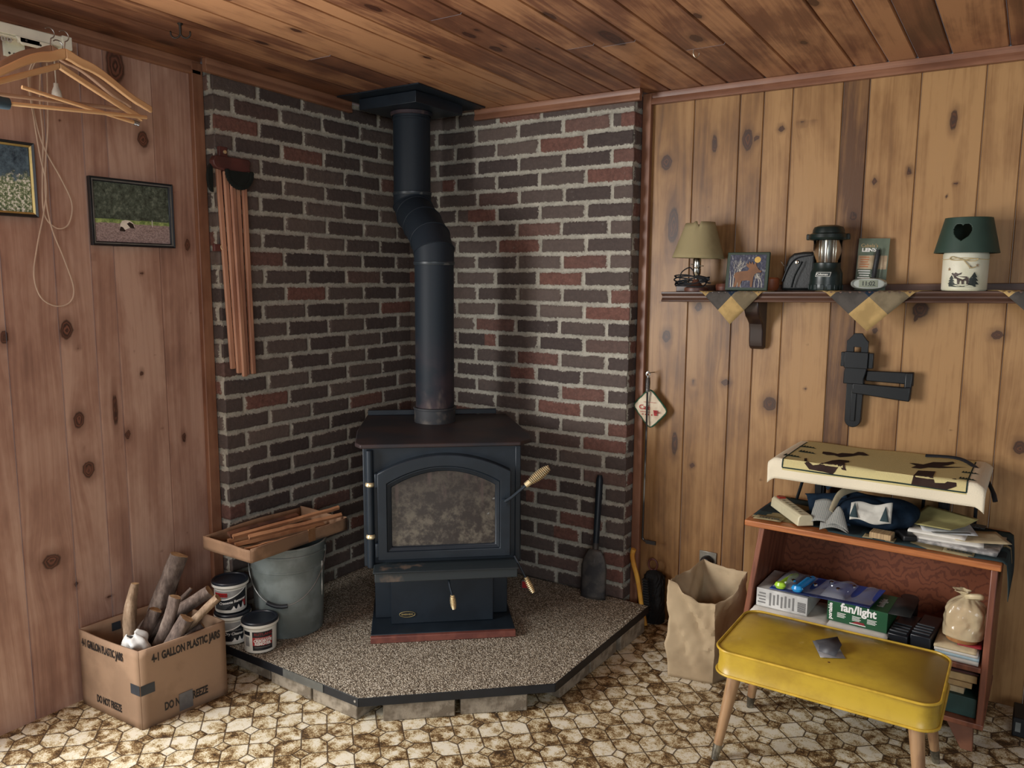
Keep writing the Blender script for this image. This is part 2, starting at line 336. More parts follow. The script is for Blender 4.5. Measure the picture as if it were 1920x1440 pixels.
def brick_wall(name, path, s_off, seed, redness, label):
    pts = [Vector(p).to_2d() for p in path]; seglen = [(pts[i+1]-pts[i]).length for i in range(len(pts)-1)]; tot = sum(seglen); res = 0.005
    ss = []; acc = 0
    for L in seglen:
        n = max(2, int(round(L/res))); ss += [acc+L*k/n for k in range(n)]; acc += L
    ss.append(tot); ss = np.array(ss); zs = np.arange(0, 2.112, res)
    base = []; nor = []
    cum = np.cumsum([0]+seglen)
    def seg_n(i): d = (pts[i+1]-pts[i]).normalized(); return Vector((d.y, -d.x))
    for s in ss:
        i = min(int(np.searchsorted(cum, s+1e-9, side='right'))-1, len(seglen)-1); t = (s-cum[i])/seglen[i]; p = pts[i].lerp(pts[i+1], t); nn = seg_n(i)
        if abs(s-cum[i]) < 1e-6 and i > 0: nn = seg_n(i)+seg_n(i-1)
        base.append(p); nor.append(nn)
    Sg, Zg = np.meshgrid(ss, zs, indexing='ij')
    wob = 0.0022*(vnoise(Sg*7, Zg*7, seed)-.5)*2
    q = (ZTOP-Zg+wob)/KC; c = np.floor(q); fz = (q-c)*KC; dz = np.minimum(fz, KC-fz)
    jit = np.array([((int(k)*7919+seed*131) % 97)/97.0 for k in range(0, 60)])
    cidx = (c.astype(int)+2) % 60
    so = s_off + (c % 2)*PITCH_B/2 + (jit[cidx]-.5)*0.014
    p2 = (Sg-so+wob)/PITCH_B; k2 = np.floor(p2); fs_ = (p2-k2)*PITCH_B; dsd = np.minimum(fs_, PITCH_B-fs_)
    sd = np.minimum(dz-0.0076, dsd-0.0072)
    hsh = ((k2*92821 + c*68917 + seed*977).astype(np.int64) * 2654435761 % 4294967296) / 4294967296.0
    hs2 = ((k2*31337 + c*7561 + seed*13).astype(np.int64) * 2246822519 % 4294967296) / 4294967296.0
    redf = redness(Sg, Zg); red = np.where(hs2 < redf, 0.5+hs2/np.maximum(redf,1e-3)*0.5, hs2*0.3)
    hgt = np.clip((sd+0.002)/0.006, 0, 1); hgt = hgt*hgt*(3-2*hgt)
    dep = -0.0075*(1-hgt) + 0.0016*(vnoise(Sg*60, Zg*60, seed+3)-.5) + (hsh-.5)*0.003*hgt
    V = []; nz = len(zs)
    for i in range(len(ss)):
        b0 = base[i]; n0 = nor[i]
        for j in range(nz): V.append((b0.x+n0.x*dep[i,j], b0.y+n0.y*dep[i,j], zs[j]))
    F = [(i*nz+j, i*nz+j+1, (i+1)*nz+j+1, (i+1)*nz+j) for i in range(len(ss)-1) for j in range(nz-1)]
    me = bpy.data.meshes.new(name); me.from_pydata(V, [], F); me.materials.append(BRICK)
    attribute(me,'sd',sd.ravel()); attribute(me,'tone',hsh.ravel()); attribute(me,'red',red.ravel())
    me.polygons.foreach_set('use_smooth', [True]*len(F))
    o = bpy.data.objects.new(name, me); COL.objects.link(o); return struct(o, label)
# left: return at the pine wall, then face running to the corner; right: the same mirrored
wall_back_left = brick_wall('wall_back_left', [(XL,YE),(XB,YE),(XB,YB+.02)], 0.07+0.088, 5, lambda s,z: 0.10+0*s, 'dark brick facing left of the corner')
wall_back_right = brick_wall('wall_back_right', [(XB-.02,YB),(XE,YB),(XE,YR)], (-1.437-(XB-.02)) % 0.2163 - 0.2163/2*0, 9, lambda s,z: np.clip(0.04+0.40*(s-0.2), 0.04, 0.42), 'dark and red brick facing right of the corner')
# ------------------------------------------------------------------ vinyl floor: elongated hexagons around small squares
def floor_mat():
    t = NT('vinyl_floor'); co = t.co(); xyz = t.n('SeparateXYZ', {0: co})
    X = t.m('DIVIDE', t.m('ADD', xyz.outputs[0], 1.819), 0.1115); Y = t.m('DIVIDE', t.m('SUBTRACT', xyz.outputs[1], 1.587), 0.1045)
    wx = t.m('MULTIPLY', t.m('SUBTRACT', t.noise(co, 14, 2), .5), .05); X = t.m('ADD', X, wx); Y = t.m('ADD', Y, t.m('MULTIPLY', wx, -.7))
    ax = t.m('ABSOLUTE', t.m('SUBTRACT', X, t.m('ROUND', X))); ay = t.m('ABSOLUTE', t.m('SUBTRACT', Y, t.m('ROUND', Y)))
    sq = t.m('SUBTRACT', t.m('MAXIMUM', ax, ay), 0.165)                       # <0 inside the small square
    p = t.m('ADD', X, Y); q = t.m('SUBTRACT', X, Y)
    dp = t.m('ABSOLUTE', t.m('SUBTRACT', p, t.m('ROUND', p))); dq = t.m('ABSOLUTE', t.m('SUBTRACT', q, t.m('ROUND', q)))
    g = t.m('MINIMUM', dp, dq)                                                # distance to the 45 degree grid
    inside = t.m('LESS_THAN', sq, 0.0)
    big = t.m('ADD', g, t.m('MULTIPLY', inside, 9.0)); d = t.m('MINIMUM', t.m('MULTIPLY', big, 0.7), t.m('ABSOLUTE', sq))
    line = t.m('SUBTRACT', 1.0, t.step(d, 0.010, 0.028))
    cell = t.n('CombineXYZ', {0: t.m('FLOOR', p), 1: t.m('FLOOR', q), 2: t.m('MULTIPLY', inside, 17.0)})
    cs = t.n('CombineXYZ', {0: t.m('ROUND', X), 1: t.m('ROUND', Y), 2: 31.0})
    cid = t.n('Mix', {0: inside}, data_type='VECTOR'); t.put(cid.inputs[4], cell.outputs[0]); t.put(cid.inputs[5], cs.outputs[0])
    wn = t.n('TexWhiteNoise', {0: cid.outputs[1]}, noise_dimensions='3D')
    dirt = t.noise(t.n('VectorMath', {0: co, 1: t.n('VectorMath', {0: wn.outputs['Color'], 1: (3,3,3)}, operation='MULTIPLY').outputs[0]}, operation='ADD').outputs[0], 26, 6, .68)
    edge = t.m('SUBTRACT', 1.0, t.step(d, 0.02, 0.30))
    grit = t.noise(co, 230, 3, .7)
    amt = t.m('ADD', t.m('ADD', dirt, t.m('MULTIPLY', edge, 0.05)), t.m('ADD', t.m('MULTIPLY', t.m('SUBTRACT', wn.outputs['Value'], .5), .16), t.m('MULTIPLY', t.m('SUBTRACT', grit, .5), .55)))
    col = t.ramp(amt, [(0.42, srgb(220,213,194)), (0.52, srgb(196,180,142)), (0.60, srgb(128,100,64)), (0.72, srgb(60,45,31))])
    col = t.mix(t.m('MULTIPLY', line, 0.9), col, srgb(66,50,36))
    t.bump(t.m('SUBTRACT', t.m('MULTIPLY', t.noise(co, 330, 2), 0.5), t.m('MULTIPLY', line, 1.2)), 0.55, 0.0015)
    return t.done(col, 0.42, 0.0, 0.45)
b = MB(); b.grid(lambda u,v: (-2.55+3.85*u, -1.5+4.48*v, 0.0), 4, 4); struct(b.obj('floor', floor_mat(), smooth=0), 'patterned vinyl floor of cream and brown hexagons')
# ------------------------------------------------------------------ hearth pad on concrete bricks
def pebble_mat():
    t = NT('pebble_aggregate'); v = t.co(); vo = t.n('TexVoronoi', {"Scale": 215.0}); t.put(vo.inputs['Vector'], v)
    s = t.n('SeparateColor', {0: vo.outputs['Color']})
    col = t.ramp(s.outputs[0], [(0.0, srgb(84,76,66)), (0.3, srgb(146,134,116)), (0.62, srgb(190,179,158)), (1.0, srgb(222,214,198))])
    col = t.mix(t.step(vo.outputs['Distance'], 0.35, 0.75), col, srgb(100,90,77))
    t.bump(t.m('SUBTRACT', 1.0, vo.outputs['Distance']), 0.9, 0.004)
    return t.done(col, 0.8, 0, 0.25)
BLK = mat('black_metal', (22,26,32), .45, .0, bump=.05)
pad = thing('hearth_pad', 'pebble-topped hearth pad with black metal edging under the wood stove', 'hearth pad', (-1.84,2.27,0.0605))
pp = [(-2.46,1.692),(-1.676,1.692),(-1.214,2.114),(-1.214,2.855),(-2.46,2.855)]
lp = [(x+1.84,y-2.27) for x,y in pp]
b = MB(); b.prism(lp, 0.0, 0.0285); 
# loose stones standing proud along the front edges
rs = random.Random(5)
for (a, c) in ((lp[0],lp[1]),(lp[1],lp[2]),(lp[2],lp[3])):
    a, c = Vector(a), Vector(c); L = (c-a).length; nn = Vector((c.y-a.y, a.x-c.x)).normalized()
    for k in range(int(L/0.011)):
        p = a.lerp(c, rs.random()) - nn*rs.uniform(.006,.02); s_ = rs.uniform(.002,.0042)
        b.lathe([(0,-s_),(s_*.8,-s_*.6),(s_,0),(s_*.7,s_*.7),(0,s_)], 6, (p.x,p.y,.0287), False)
b.obj('slab', pebble_mat(), pad, smooth=50)
b = MB()
def strip(b, a, c, z0, z1, t0, t1):
    a, c = Vector(a), Vector(c); d = (c-a).normalized(); nn = Vector((d.y,-d.x))
    q = [a+nn*t0, c+nn*t0, c+nn*t1, a+nn*t1]; b.prism([tuple(p) for p in q], z0, z1)
for i in range(3): strip(b, lp[i], lp[i+1], -.001, .0275, 0.0, .003)
b.obj('edge_band', BLK, pad, bevel=.0008)
b = MB(); strip(b, (-2.02+1.84,lp[0][1]), (-1.83+1.84,lp[0][1]), .0, .0285, .003, .005); b.obj('bare_metal_patch', mat('zinc',(120,122,118),.4,.5), pad)['label'] = 'bare grey metal stretch of the edging'
b = MB(); b.lathe([(0,.0),(.005,.0),(.004,.002),(0,.003)], 10, (-1.69+1.84,1.692-2.27-.003,.014), True, (0,-1,0)); b.obj('screw', mat('screw_steel',(210,210,205),.3,.9), pad)
PAV = mat('concrete', (152,142,126), .95, 0, c2=(116,106,92), scale=22, bump=.5, bscale=180, spec=.15)
PGRP = 'concrete bricks carrying the hearth pad'
def paver(x0, y0, x1, y1, w, label, h=.06):
    """front lower edge from (x0,y0) to (x1,y1); the brick reaches w behind it"""
    a, c = Vector((x0,y0)), Vector((x1,y1)); L = (c-a).length; rz = math.atan2(c.y-a.y, c.x-a.x); m = (a+c)/2
    b = MB(); n = 8; rr = random.Random(int(x0*1000)); 
    b.box2((-L/2,0,0),(L/2,w,h))
    o = b.obj('concrete_brick', PAV, bevel=.004); tag(o, label, 'brick', PGRP); o.location = (m.x,m.y,0); o.rotation_euler = (0,0,rz); return o
paver(-2.335,1.725,-2.13,1.722,.1,'concrete brick under the hearth pad, half hidden by the cardboard carton')
paver(-2.112,1.712,-1.912,1.709,.1,'concrete brick under the hearth pad, below the bare grey metal edging')
paver(-1.902,1.708,-1.70,1.706,.1,'concrete brick under the front left corner of the hearth pad')
paver(-1.625,1.746,-1.455,1.897,.09,'concrete brick at the front of the hearth pad, left of the dark gap')
paver(-1.447,1.914,-1.281,2.054,.09,'concrete brick at the front of the hearth pad, right of the dark gap')
paver(-1.232,2.179,-1.228,2.382,.11,'concrete brick on the right side of the hearth pad, nearest its bend')
paver(-1.226,2.386,-1.222,2.588,.11,'concrete brick on the right side of the hearth pad, middle of three')
paver(-1.212,2.604,-1.205,2.806,.11,'concrete brick on the right side of the hearth pad, by the black brush')
# ------------------------------------------------------------------ wood stove (local x along its front, y to the back)
STOVE = mat('stove_paint_veiled', (30,39,48), .42, .0, var=.12, scale=9, bump=.08, bscale=260, spec=.35)  # black paint with the bluish lens veil mixed into its colour
STOVE2 = mat('stove_paint_heat', (38,38,43), .5, .0, c2=(52,42,42), scale=5, spec=.3, bump=.06)
BRASS = mat('brass', (232,212,168), .34, .65, var=.05)
st = thing('wood_stove', 'black cast wood stove with an arched glass door on a pedestal', 'wood stove', (-1.701,2.153,ZP), math.radians(40.68))
b = MB(); b.box2((-.262,0,.0),(.262,.018,.024)); b.obj('base_trim', mat('red_tile',(124,72,60),.5,c2=(104,58,50)), st, bevel=.002)['label'] = 'red-brown strip along the foot'
b = MB(); b.box2((-.262,.018,.0),(.262,.50,.026)); b.box2((-.25,.16,.026),(.25,.48,.30)); b.box2((-.19,.098,.026),(.19,.17,.30)); b.obj('pedestal', STOVE, st, bevel=.003)
b = MB(); b.box2((-.278,0,.29),(.275,.56,.716)); b.cyl((-.254,-.012,.29),(-.254,-.012,.71),.013); b.box2((.255,-.006,.29),(.275,.0,.715)); b.obj('firebox', STOVE, st, bevel=.004)
b = MB(); b.box2((-.24,-.09,.262),(.255,.03,.298)); b.box2((-.245,-.10,.296),(.258,.03,.302)); b.obj('ash_lip', mat('stove_lip',(36,44,48),.5,c2=(92,80,70),scale=10,lo=.58,hi=.7), st, bevel=.003)
# door: arched ring, stepped, with glass
def arch(x0, x1, z0, z1, rise, n=18):
    p = [(x0,z0),(x1,z0)]
    for k in range(n+1):
        t = k/n; x = x1+(x0-x1)*t; u = (2*t-1); p.append((x, z1+rise*(1-u*u)))
    return p
def ring(b, outer, inner, y0, y1, yi=None):
    n = len(outer); yi = y0 if yi is None else yi
    vs = [(x,y0,z) for x,z in outer]+[(x,yi,z) for x,z in inner]+[(x,y1,z) for x,z in outer]+[(x,y1,z) for x,z in inner]; fs = []
    for i in range(n):
        j = (i+1)%n
        fs += [(i,j,n+j,n+i),(2*n+i,2*n+j,j,i),(n+i,n+j,3*n+j,3*n+i),(2*n+i,3*n+i,3*n+j,2*n+j)]
    b.add(vs, fs)
door = MB()
A0 = arch(-.228,.236,.322,.632,.062); A1 = arch(-.196,.198,.352,.594,.058); A2 = arch(-.180,.182,.366,.580,.054)
ring(door, A0, A1, -.036, .004); ring(door, A1, A2, -.034, .0, -.026)
b = door; b.box2((-.238,-.03,.33),(-.222,-.004,.38)); b.box2((-.238,-.03,.58),(-.222,-.004,.63))
dr = door.obj('door', STOVE, st, bevel=.0035)
def glass_mat():
    t = NT('sooty_glass'); v = t.co(); x = t.n('SeparateXYZ', {0: v})
    ash = t.step(t.noise(v, 26, 5, .7), .42, .66); low = t.m('SUBTRACT', 1.0, t.step(x.outputs[2], .40, .62))
    col = t.mix(t.m('MULTIPLY', ash, t.m('ADD', .35, t.m('MULTIPLY', low, .65))), srgb(42,37,37), srgb(96,90,80))
    streak = t.step(t.noise(t.n('Mapping', {0: v, 3: (40,40,9)}).outputs[0], 1.0, 3), .55, .75)  # vertical streaks, strongest over the upper part of the pane
    col = t.mix(t.m('MULTIPLY', streak, t.m('SUBTRACT', 1.0, low)), col, srgb(76,64,62))
    blob = t.m('MULTIPLY', t.step(t.noise(v, 42, 1), .72, .76), t.step(x.outputs[0], .08, .14))
    col = t.mix(blob, col, srgb(120,122,120))
    return t.done(col, .12, 0, .55)
b = MB(); b.prism(arch(-.183,.185,.363,.582,.055), -.018, -.012, 'y'); b.obj('glass', glass_mat(), dr, smooth=0)
def spring(b, a, c, r0, r1, turns, wire, seg=10):
    a, c = Vector(a), Vector(c); d = c-a; L = d.length; d = d.normalized(); N = d.orthogonal().normalized(); B = d.cross(N); n = turns*seg; pts = []
    for k in range(n+1):
        t = k/n; rr = r0+(r1-r0)*math.sin(math.pi*min(1,t*1.0))**.8; an = 2*math.pi*k/seg
        pts.append(a+d*L*t+N*rr*math.cos(an)+B*rr*math.sin(an))
    b.tube(pts, wire, 6)
h = MB(); h.tube([(.212,-.03,.522),(.215,-.055,.527),(.235,-.062,.542),(.292,-.062,.590)], .0055, 8); h.lathe([(0,0),(.012,0),(.012,.012),(0,.012)], 14, (.212,-.034,.522), True, (0,-1,0))
hd = h.obj('handle', STOVE, dr)
h = MB(); h.cyl((.284,-.062,.584),(.298,-.062,.595),.010,.011); spring(h, (.298,-.062,.595),(.366,-.062,.646), .008, .0165, 13, .0024); cg = h.obj('coil_grip', BRASS, hd); cg['label'] = 'brass coil grip'; h = MB(); h.cyl((.296,-.062,.593),(.362,-.062,.6435),.0058); hd2 = h.obj('rod_core', STOVE, hd)
for z in (.586,.40):
    h = MB(); h.lathe([(.0135,-.004),(.0165,0),(.0158,.006),(.0125,.0115),(.007,.0148),(0,.016)], 18, (-.254,-.0125,z)); h.obj('hinge_pin', BRASS, st)
def damper(pts, g0, g1):
    h = MB(); h.tube(pts, .004, 8); o = h.obj('damper_rod', STOVE, st)
    h = MB(); spring(h, g0, g1, .0055, .0095, 9, .0018); h.cyl(g0, g1, .0055); h.obj('coil_grip', BRASS, o)
damper([(.012,.02,.285),(.013,-.06,.262),(.018,-.085,.235),(.026,-.09,.205)], (.026,-.09,.207), (.031,-.092,.158))
damper([(.252,-.03,.318),(.262,-.05,.30),(.292,-.06,.24)], (.288,-.058,.248), (.314,-.066,.195))
h = MB(); h.lathe([(0,0),(1,0),(1,.003),(0,.003)], 28, (0,0,0), True); 
bd = MB(); bd.T = Matrix.Translation((-.131,.0975,.064)) @ Matrix.Rotation(math.radians(90),4,'X') @ Matrix.Diagonal((.030,.0115,1,1)); bd.lathe([(0,0),(1,0),(1,.002),(0,.0022)], 28); bo = bd.obj('badge', BLK, st)
bd = MB(); bd.tube([(-.131+.029*math.cos(a),.0952,.064+.0108*math.sin(a)) for a in np.linspace(0,2*math.pi,29)[:-1]], .0011, 6, True)
for k in range(9): bd.box((-.151+k*.0048,.0953,.064),(.0030,.001,.0052 if k%3 else .0066))
bd.obj('gold_rim', mat('gold_paint',(196,176,120),.35,.6), bo)
# top plate, heat shield, flue collar
b = MB(); tp = [(-.285,-.02),(.272,-.02),(.318,.03),(.325,.12),(.292,.57),(-.29,.60),(-.312,.25),(-.305,.02)]
b.prism(tp, .7165, .731); b.obj('top_plate', STOVE2, st, bevel=.004)
b = MB(); b.box2((-.287,.575,.731),(.25,.590,.752)); b.obj('rear_shield', STOVE, st, bevel=.002)
b = MB(); b.lathe([(.082,.731),(.082,.782),(.086,.784),(.086,.791),(.0775,.791),(.0775,.74)], 36, (-.014,.419,0), False); b.obj('flue_collar', mat('collar_rust',(46,48,52),.6,c2=(92,86,80),scale=14,lo=.52,hi=.7), st)
# ------------------------------------------------------------------ stove pipe and ceiling box
PIPE = NT('pipe_paint'); _v = PIPE.co(); _x = PIPE.n('SeparateXYZ', {0: _v})
_heat = PIPE.m('MULTIPLY', PIPE.m('SUBTRACT', 1.0, PIPE.step(_x.outputs[2], .04, .38)), PIPE.step(PIPE.noise(_v, 7, 4), .34, .62))
_c = PIPE.mix(_heat, srgb(27,36,45), srgb(66,54,58)); _c = PIPE.mix(PIPE.m('MULTIPLY', _heat, PIPE.step(PIPE.noise(PIPE.n('Mapping', {0: _v, 3: (9,9,4)}).outputs[0], 1.6, 3), .55, .72)), _c, srgb(110,98,90))
PIPE.bump(PIPE.noise(_v, 200, 2), .06); PIPE = PIPE.done(_c, .58, 0, .3)
px, py = -1.984, 2.461; ux, uy = -2.22, 2.612
pipe = thing('stove_pipe', 'black stove pipe with a double bend rising from the stove', 'stove pipe', (px,py,0.825))
def lz(z): return z-0.825
dx, dy = ux-px, uy-py
b = MB(); b.lathe([(.0765,lz(.8822)),(.0765,lz(1.462))], 40, (0,0,0)); b.obj('lower_section', PIPE, pipe)
el = MB(); path = [(0,0,1.452),(0,0,1.492),(dx*.16,dy*.16,1.542),(dx*.5,dy*.5,1.602),(dx*.84,dy*.84,1.652),(dx,dy,1.690),(dx,dy,1.742)]
el.tube([(x,y,lz(z)) for x,y,z in path], .0785, 40)
eo = el.obj('elbow', PIPE, pipe, smooth=12)
el = MB()
for (i, tilt) in ((1,.35),(2,.7),(3,1),(4,.7),(5,.35)):
    c = Vector((path[i][0],path[i][1],lz(path[i][2]))); t = (Vector(path[i+1])-Vector(path[i-1])).normalized(); N = t.orthogonal().normalized(); B = t.cross(N)
    el.tube([c+.0795*(math.cos(a)*N+math.sin(a)*B) for a in np.linspace(0,2*math.pi,37)[:-1]], .0024, 6, True)
el.obj('seam', PIPE, eo)
b = MB(); b.lathe([(.0765,lz(1.735)),(.0765,lz(2.03)),(.0785,lz(2.032)),(.0785,lz(2.038)),(.0765,lz(2.04)),(.0765,lz(2.062))], 40, (dx,dy,0)); b.obj('upper_section', PIPE, pipe)
for z in (1.452,1.742):
    b = MB(); b.lathe([(.0785,lz(z)-.012),(.0805,lz(z)-.008),(.0805,lz(z)),(.0785,lz(z)+.002)], 40, (dx if z > 1.6 else 0, dy if z > 1.6 else 0, 0), False)
    b.obj('crimp_band', mat('band_paint',(38,47,54),.4,c2=(84,88,88),scale=30,lo=.62,hi=.7), pipe)
cb = thing('ceiling_support_box', 'black square ceiling box where the stove pipe leaves the room', 'ceiling box', (-2.22,2.612,2.065))
b = MB(); b.lathe([(.080,.0),(.086,-.002),(.086,-.014),(.080,-.016)], 36, (0,0,0), False); b.obj('collar_ring', PIPE, cb)
b = MB(); b.box2((-.15,-.15,0),(.15,.15,.044)); b.obj('box', STOVE, cb, bevel=.002)
b = MB(); T = Matrix.Identity(4)
zc = lambda y: ceil_z(2.612+y)-2.065
vs = [(x,y,zc(y)-d) for d in (.005,.0005) for x,y in ((-.214,-.21),(.214,-.21),(.214,.225),(-.214,.225))]
b.add(vs, [(0,1,2,3),(4,7,6,5),(0,4,5,1),(1,5,6,2),(2,6,7,3),(3,7,4,0)]); b.obj('trim_plate', STOVE, cb)
# ------------------------------------------------------------------ ash bucket with cardboard tray of kindling
BK = mat('grey_plastic', (122,130,128), .45, 0, c2=(100,107,104), scale=9, bump=.05, spec=.4)
bx, by = -2.260, 1.930
bu = thing('bucket', 'grey plastic five gallon bucket holding up the kindling tray', 'bucket', (bx,by,ZP))
b = MB(); b.lathe([(.0,.0),(.118,.0),(.122,.006),(.1315,.245),(.1345,.247),(.1345,.252),(.1325,.254),(.135,.300),(.139,.302),(.139,.308),(.136,.310),(.137,.330),(.141,.332),(.141,.338),(.134,.338),(.131,.30),(.117,.01),(0,.01)], 48); b.obj('body', BK, bu)
cd = math.atan2(-by,-bx)                                             # direction to the viewer
def onb(a, r, z): return (r*math.cos(cd+a), r*math.sin(cd+a), z)
b = MB(); pts = []
A0_, A1_ = -1.72, 1.36
for k in range(25):
    t = k/24; a = A1_+(A0_-A1_)*t; w = math.sin(math.pi*t); sag = .30-.165*w**1.0 - .0*w
    pts.append(onb(a, .139+.006*w, sag))
b.tube(pts, .0022, 6); ho = b.obj('bail', mat('wire',(120,122,120),.4,.6), bu)
b = MB(); b.tube([Vector(p)+Vector((0,0,-.001)) for p in pts[11:16]], .0075, 10); b.obj('grip', BLK, ho)
for a in (A0_, A1_):
    b = MB(); b.lathe([(0,0),(.014,0),(.012,.006),(0,.007)], 14, onb(a,.134,.302), True, onb(a,1,0)); b.obj('ear', BK, bu)
b = MB(); b.tube([onb(1.06,.1365-.0003*k,.265-.012*k) for k in range(12)], [.002+.0012*math.sin(k) for k in range(12)], 6); b.obj('paint_drip', mat('white_drip',(190,192,186),.5), bu)
CARD = mat('cardboard', (158,130,106), .85, 0, c2=(144,118,96), scale=8, bump=.08, spec=.2)
CARD2 = mat('cardboard_tray', (152,120,94), .8, 0, c2=(130,102,80), scale=10, bump=.08, spec=.2)
TX0, TX1, TY0, TY1, TZ = -2.413, -2.157, 1.683, 2.132, .429
tr = thing('cardboard_tray', 'shallow cardboard tray of kindling lying on the grey bucket', 'tray', ((TX0+TX1)/2,(TY0+TY1)/2,TZ))
hx, hy = (TX1-TX0)/2, (TY1-TY0)/2
b = MB(); b.box2((-hx,-hy,0),(hx,hy,.003)); b.obj('bottom', CARD2, tr)
for (a0,a1) in (((-hx,-hy),(hx,-hy)),((hx,-hy),(hx,hy)),((hx,hy),(-hx,hy)),((-hx,hy),(-hx,-hy))):
    b = MB(); d = (Vector(a1)-Vector(a0)).normalized(); nn = Vector((d.y,-d.x)); ph = rng.random()*6
    def sidefn(u,v,a0=a0,a1=a1,nn=nn,ph=ph):
        p = Vector(a0).lerp(Vector(a1),u); w = v*v*(.004+.004*math.sin(u*7+ph))*math.sin(math.pi*u); return (p.x+nn.x*w, p.y+nn.y*w, v*(.047+.003*math.sin(u*5+ph)))
    b.grid(sidefn, 16, 4); b.obj('side', CARD2, tr, solid=.004)
b = MB(); b.box2((hx-.002,.03,.002),(hx+.0035,.062,.05)); b.obj('packing_tape', mat('tape_brown',(146,106,72),.3), tr)
KIN = mat('split_wood', (176,128,92), .8, 0, c2=(142,96,68), scale=6, stretch=(1,1,.15), spec=.2)
KIND = mat('split_wood_dark', (108,72,54), .85, 0, c2=(74,52,44), scale=8, spec=.15)
kin = [  # start (near end) to far end, width, thickness, dark, roll, label
 ((-2.345,1.735,.455),(-2.26,2.10,.455),.020,.016,0,.3,'pale split kindling stick in the tray, farthest to the left'),
 ((-2.325,1.74,.474),(-2.205,2.14,.505),.018,.013,0,.8,'long orange kindling stick resting highest across the tray'),
 ((-2.300,1.73,.452),(-2.228,2.08,.452),.018,.014,0,.2,'pale kindling stick with a square end at the near side of the tray'),
 ((-2.268,1.765,.476),(-2.176,2.125,.484),.020,.012,0,1.1,'pale kindling stick lying on the others, second from the right'),
 ((-2.235,1.72,.450),(-2.185,1.97,.452),.016,.014,0,.4,'kindling stick with a cut pale end beside the dark bark strip'),
 ((-2.205,1.76,.452),(-2.176,2.10,.452),.020,.014,1,.1,'dark bark-covered kindling strip along the right side of the tray'),
 ((-2.385,1.80,.448),(-2.36,2.09,.448),.026,.012,1,.0,'dark brown kindling slab along the left side of the tray'),
 ((-2.352,1.745,.474),(-2.315,2.03,.482),.030,.014,1,.5,'dark brown kindling chunk on top, by the brick wall'),
 ((-2.365,1.705,.446),(-2.30,1.80,.446),.022,.013,1,.2,'short dark kindling chip in the near left of the tray'),
]
for a, c, w, h, dk, roll, lab in kin:
    a, c = Vector(a), Vector(c); d = c-a; L = d.length; rr = random.Random(int(a.x*9999)); b = MB()
    q = d.to_track_quat('Z','Y').to_matrix().to_4x4() @ Matrix.Rotation(roll,4,'Z'); vs = []; n = 10
    for i in range(n+1):
        s_ = 1-.25*(i/n)*rr.uniform(.6,1.2); ox, oy = rr.uniform(-.0012,.0012), rr.uniform(-.0012,.0012)
        vs += [(x*w/2*s_+ox, y*h/2*s_+oy, L*i/n) for x,y in ((-1,-.6),(.7,-1),(1,.5),(-.3,1))]
    b.T = q
    b.add(vs, [(i*4+j,i*4+(j+1)%4,(i+1)*4+(j+1)%4,(i+1)*4+j) for i in range(n) for j in range(4)]+[(3,2,1,0),(n*4,n*4+1,n*4+2,n*4+3)])
    o = b.obj('kindling_stick', KIND if dk else KIN, smooth=20); o.location = a; tag(o, lab, 'stick', 'kindling in the cardboard tray')
# ------------------------------------------------------------------ tubs of creosote remover
WHT = mat('tub_white', (222,220,210), .35, 0, var=.05); LID = mat('tub_lid', (26,32,42), .4, 0, var=.05); LBK = mat('label_black', (22,26,34), .4, 0, var=.04)
LRED = mat('label_red', (168,42,44), .4, 0, var=.05); LGREY = mat('label_grey', (150,150,148), .4); INKW = mat('ink_white', (232,230,224), .5, 0, var=.02); INKG = mat('ink_grey', (120,120,118), .5, 0, var=.02); INKD = mat('ink_dark_red', (128,40,42), .5, 0, var=.02)
INKK = mat('ink_black', (38,32,30), .6, 0, var=.02)
def wrap_text(parent, s, m, size, R, z, ang, sx=1.0, bold=0.0, shear=0.0, name='print', tilt=0.0):
    o = text(parent, s, m, size, Matrix(), name, sx, bold)
    for v in o.data.vertices:
        x, y, d = v.co; x += shear*y; y += tilt*x; a = ang + x/R; v.co = ((R+.0006+d)*math.cos(a), (R+.0006+d)*math.sin(a), z+y)
    return o
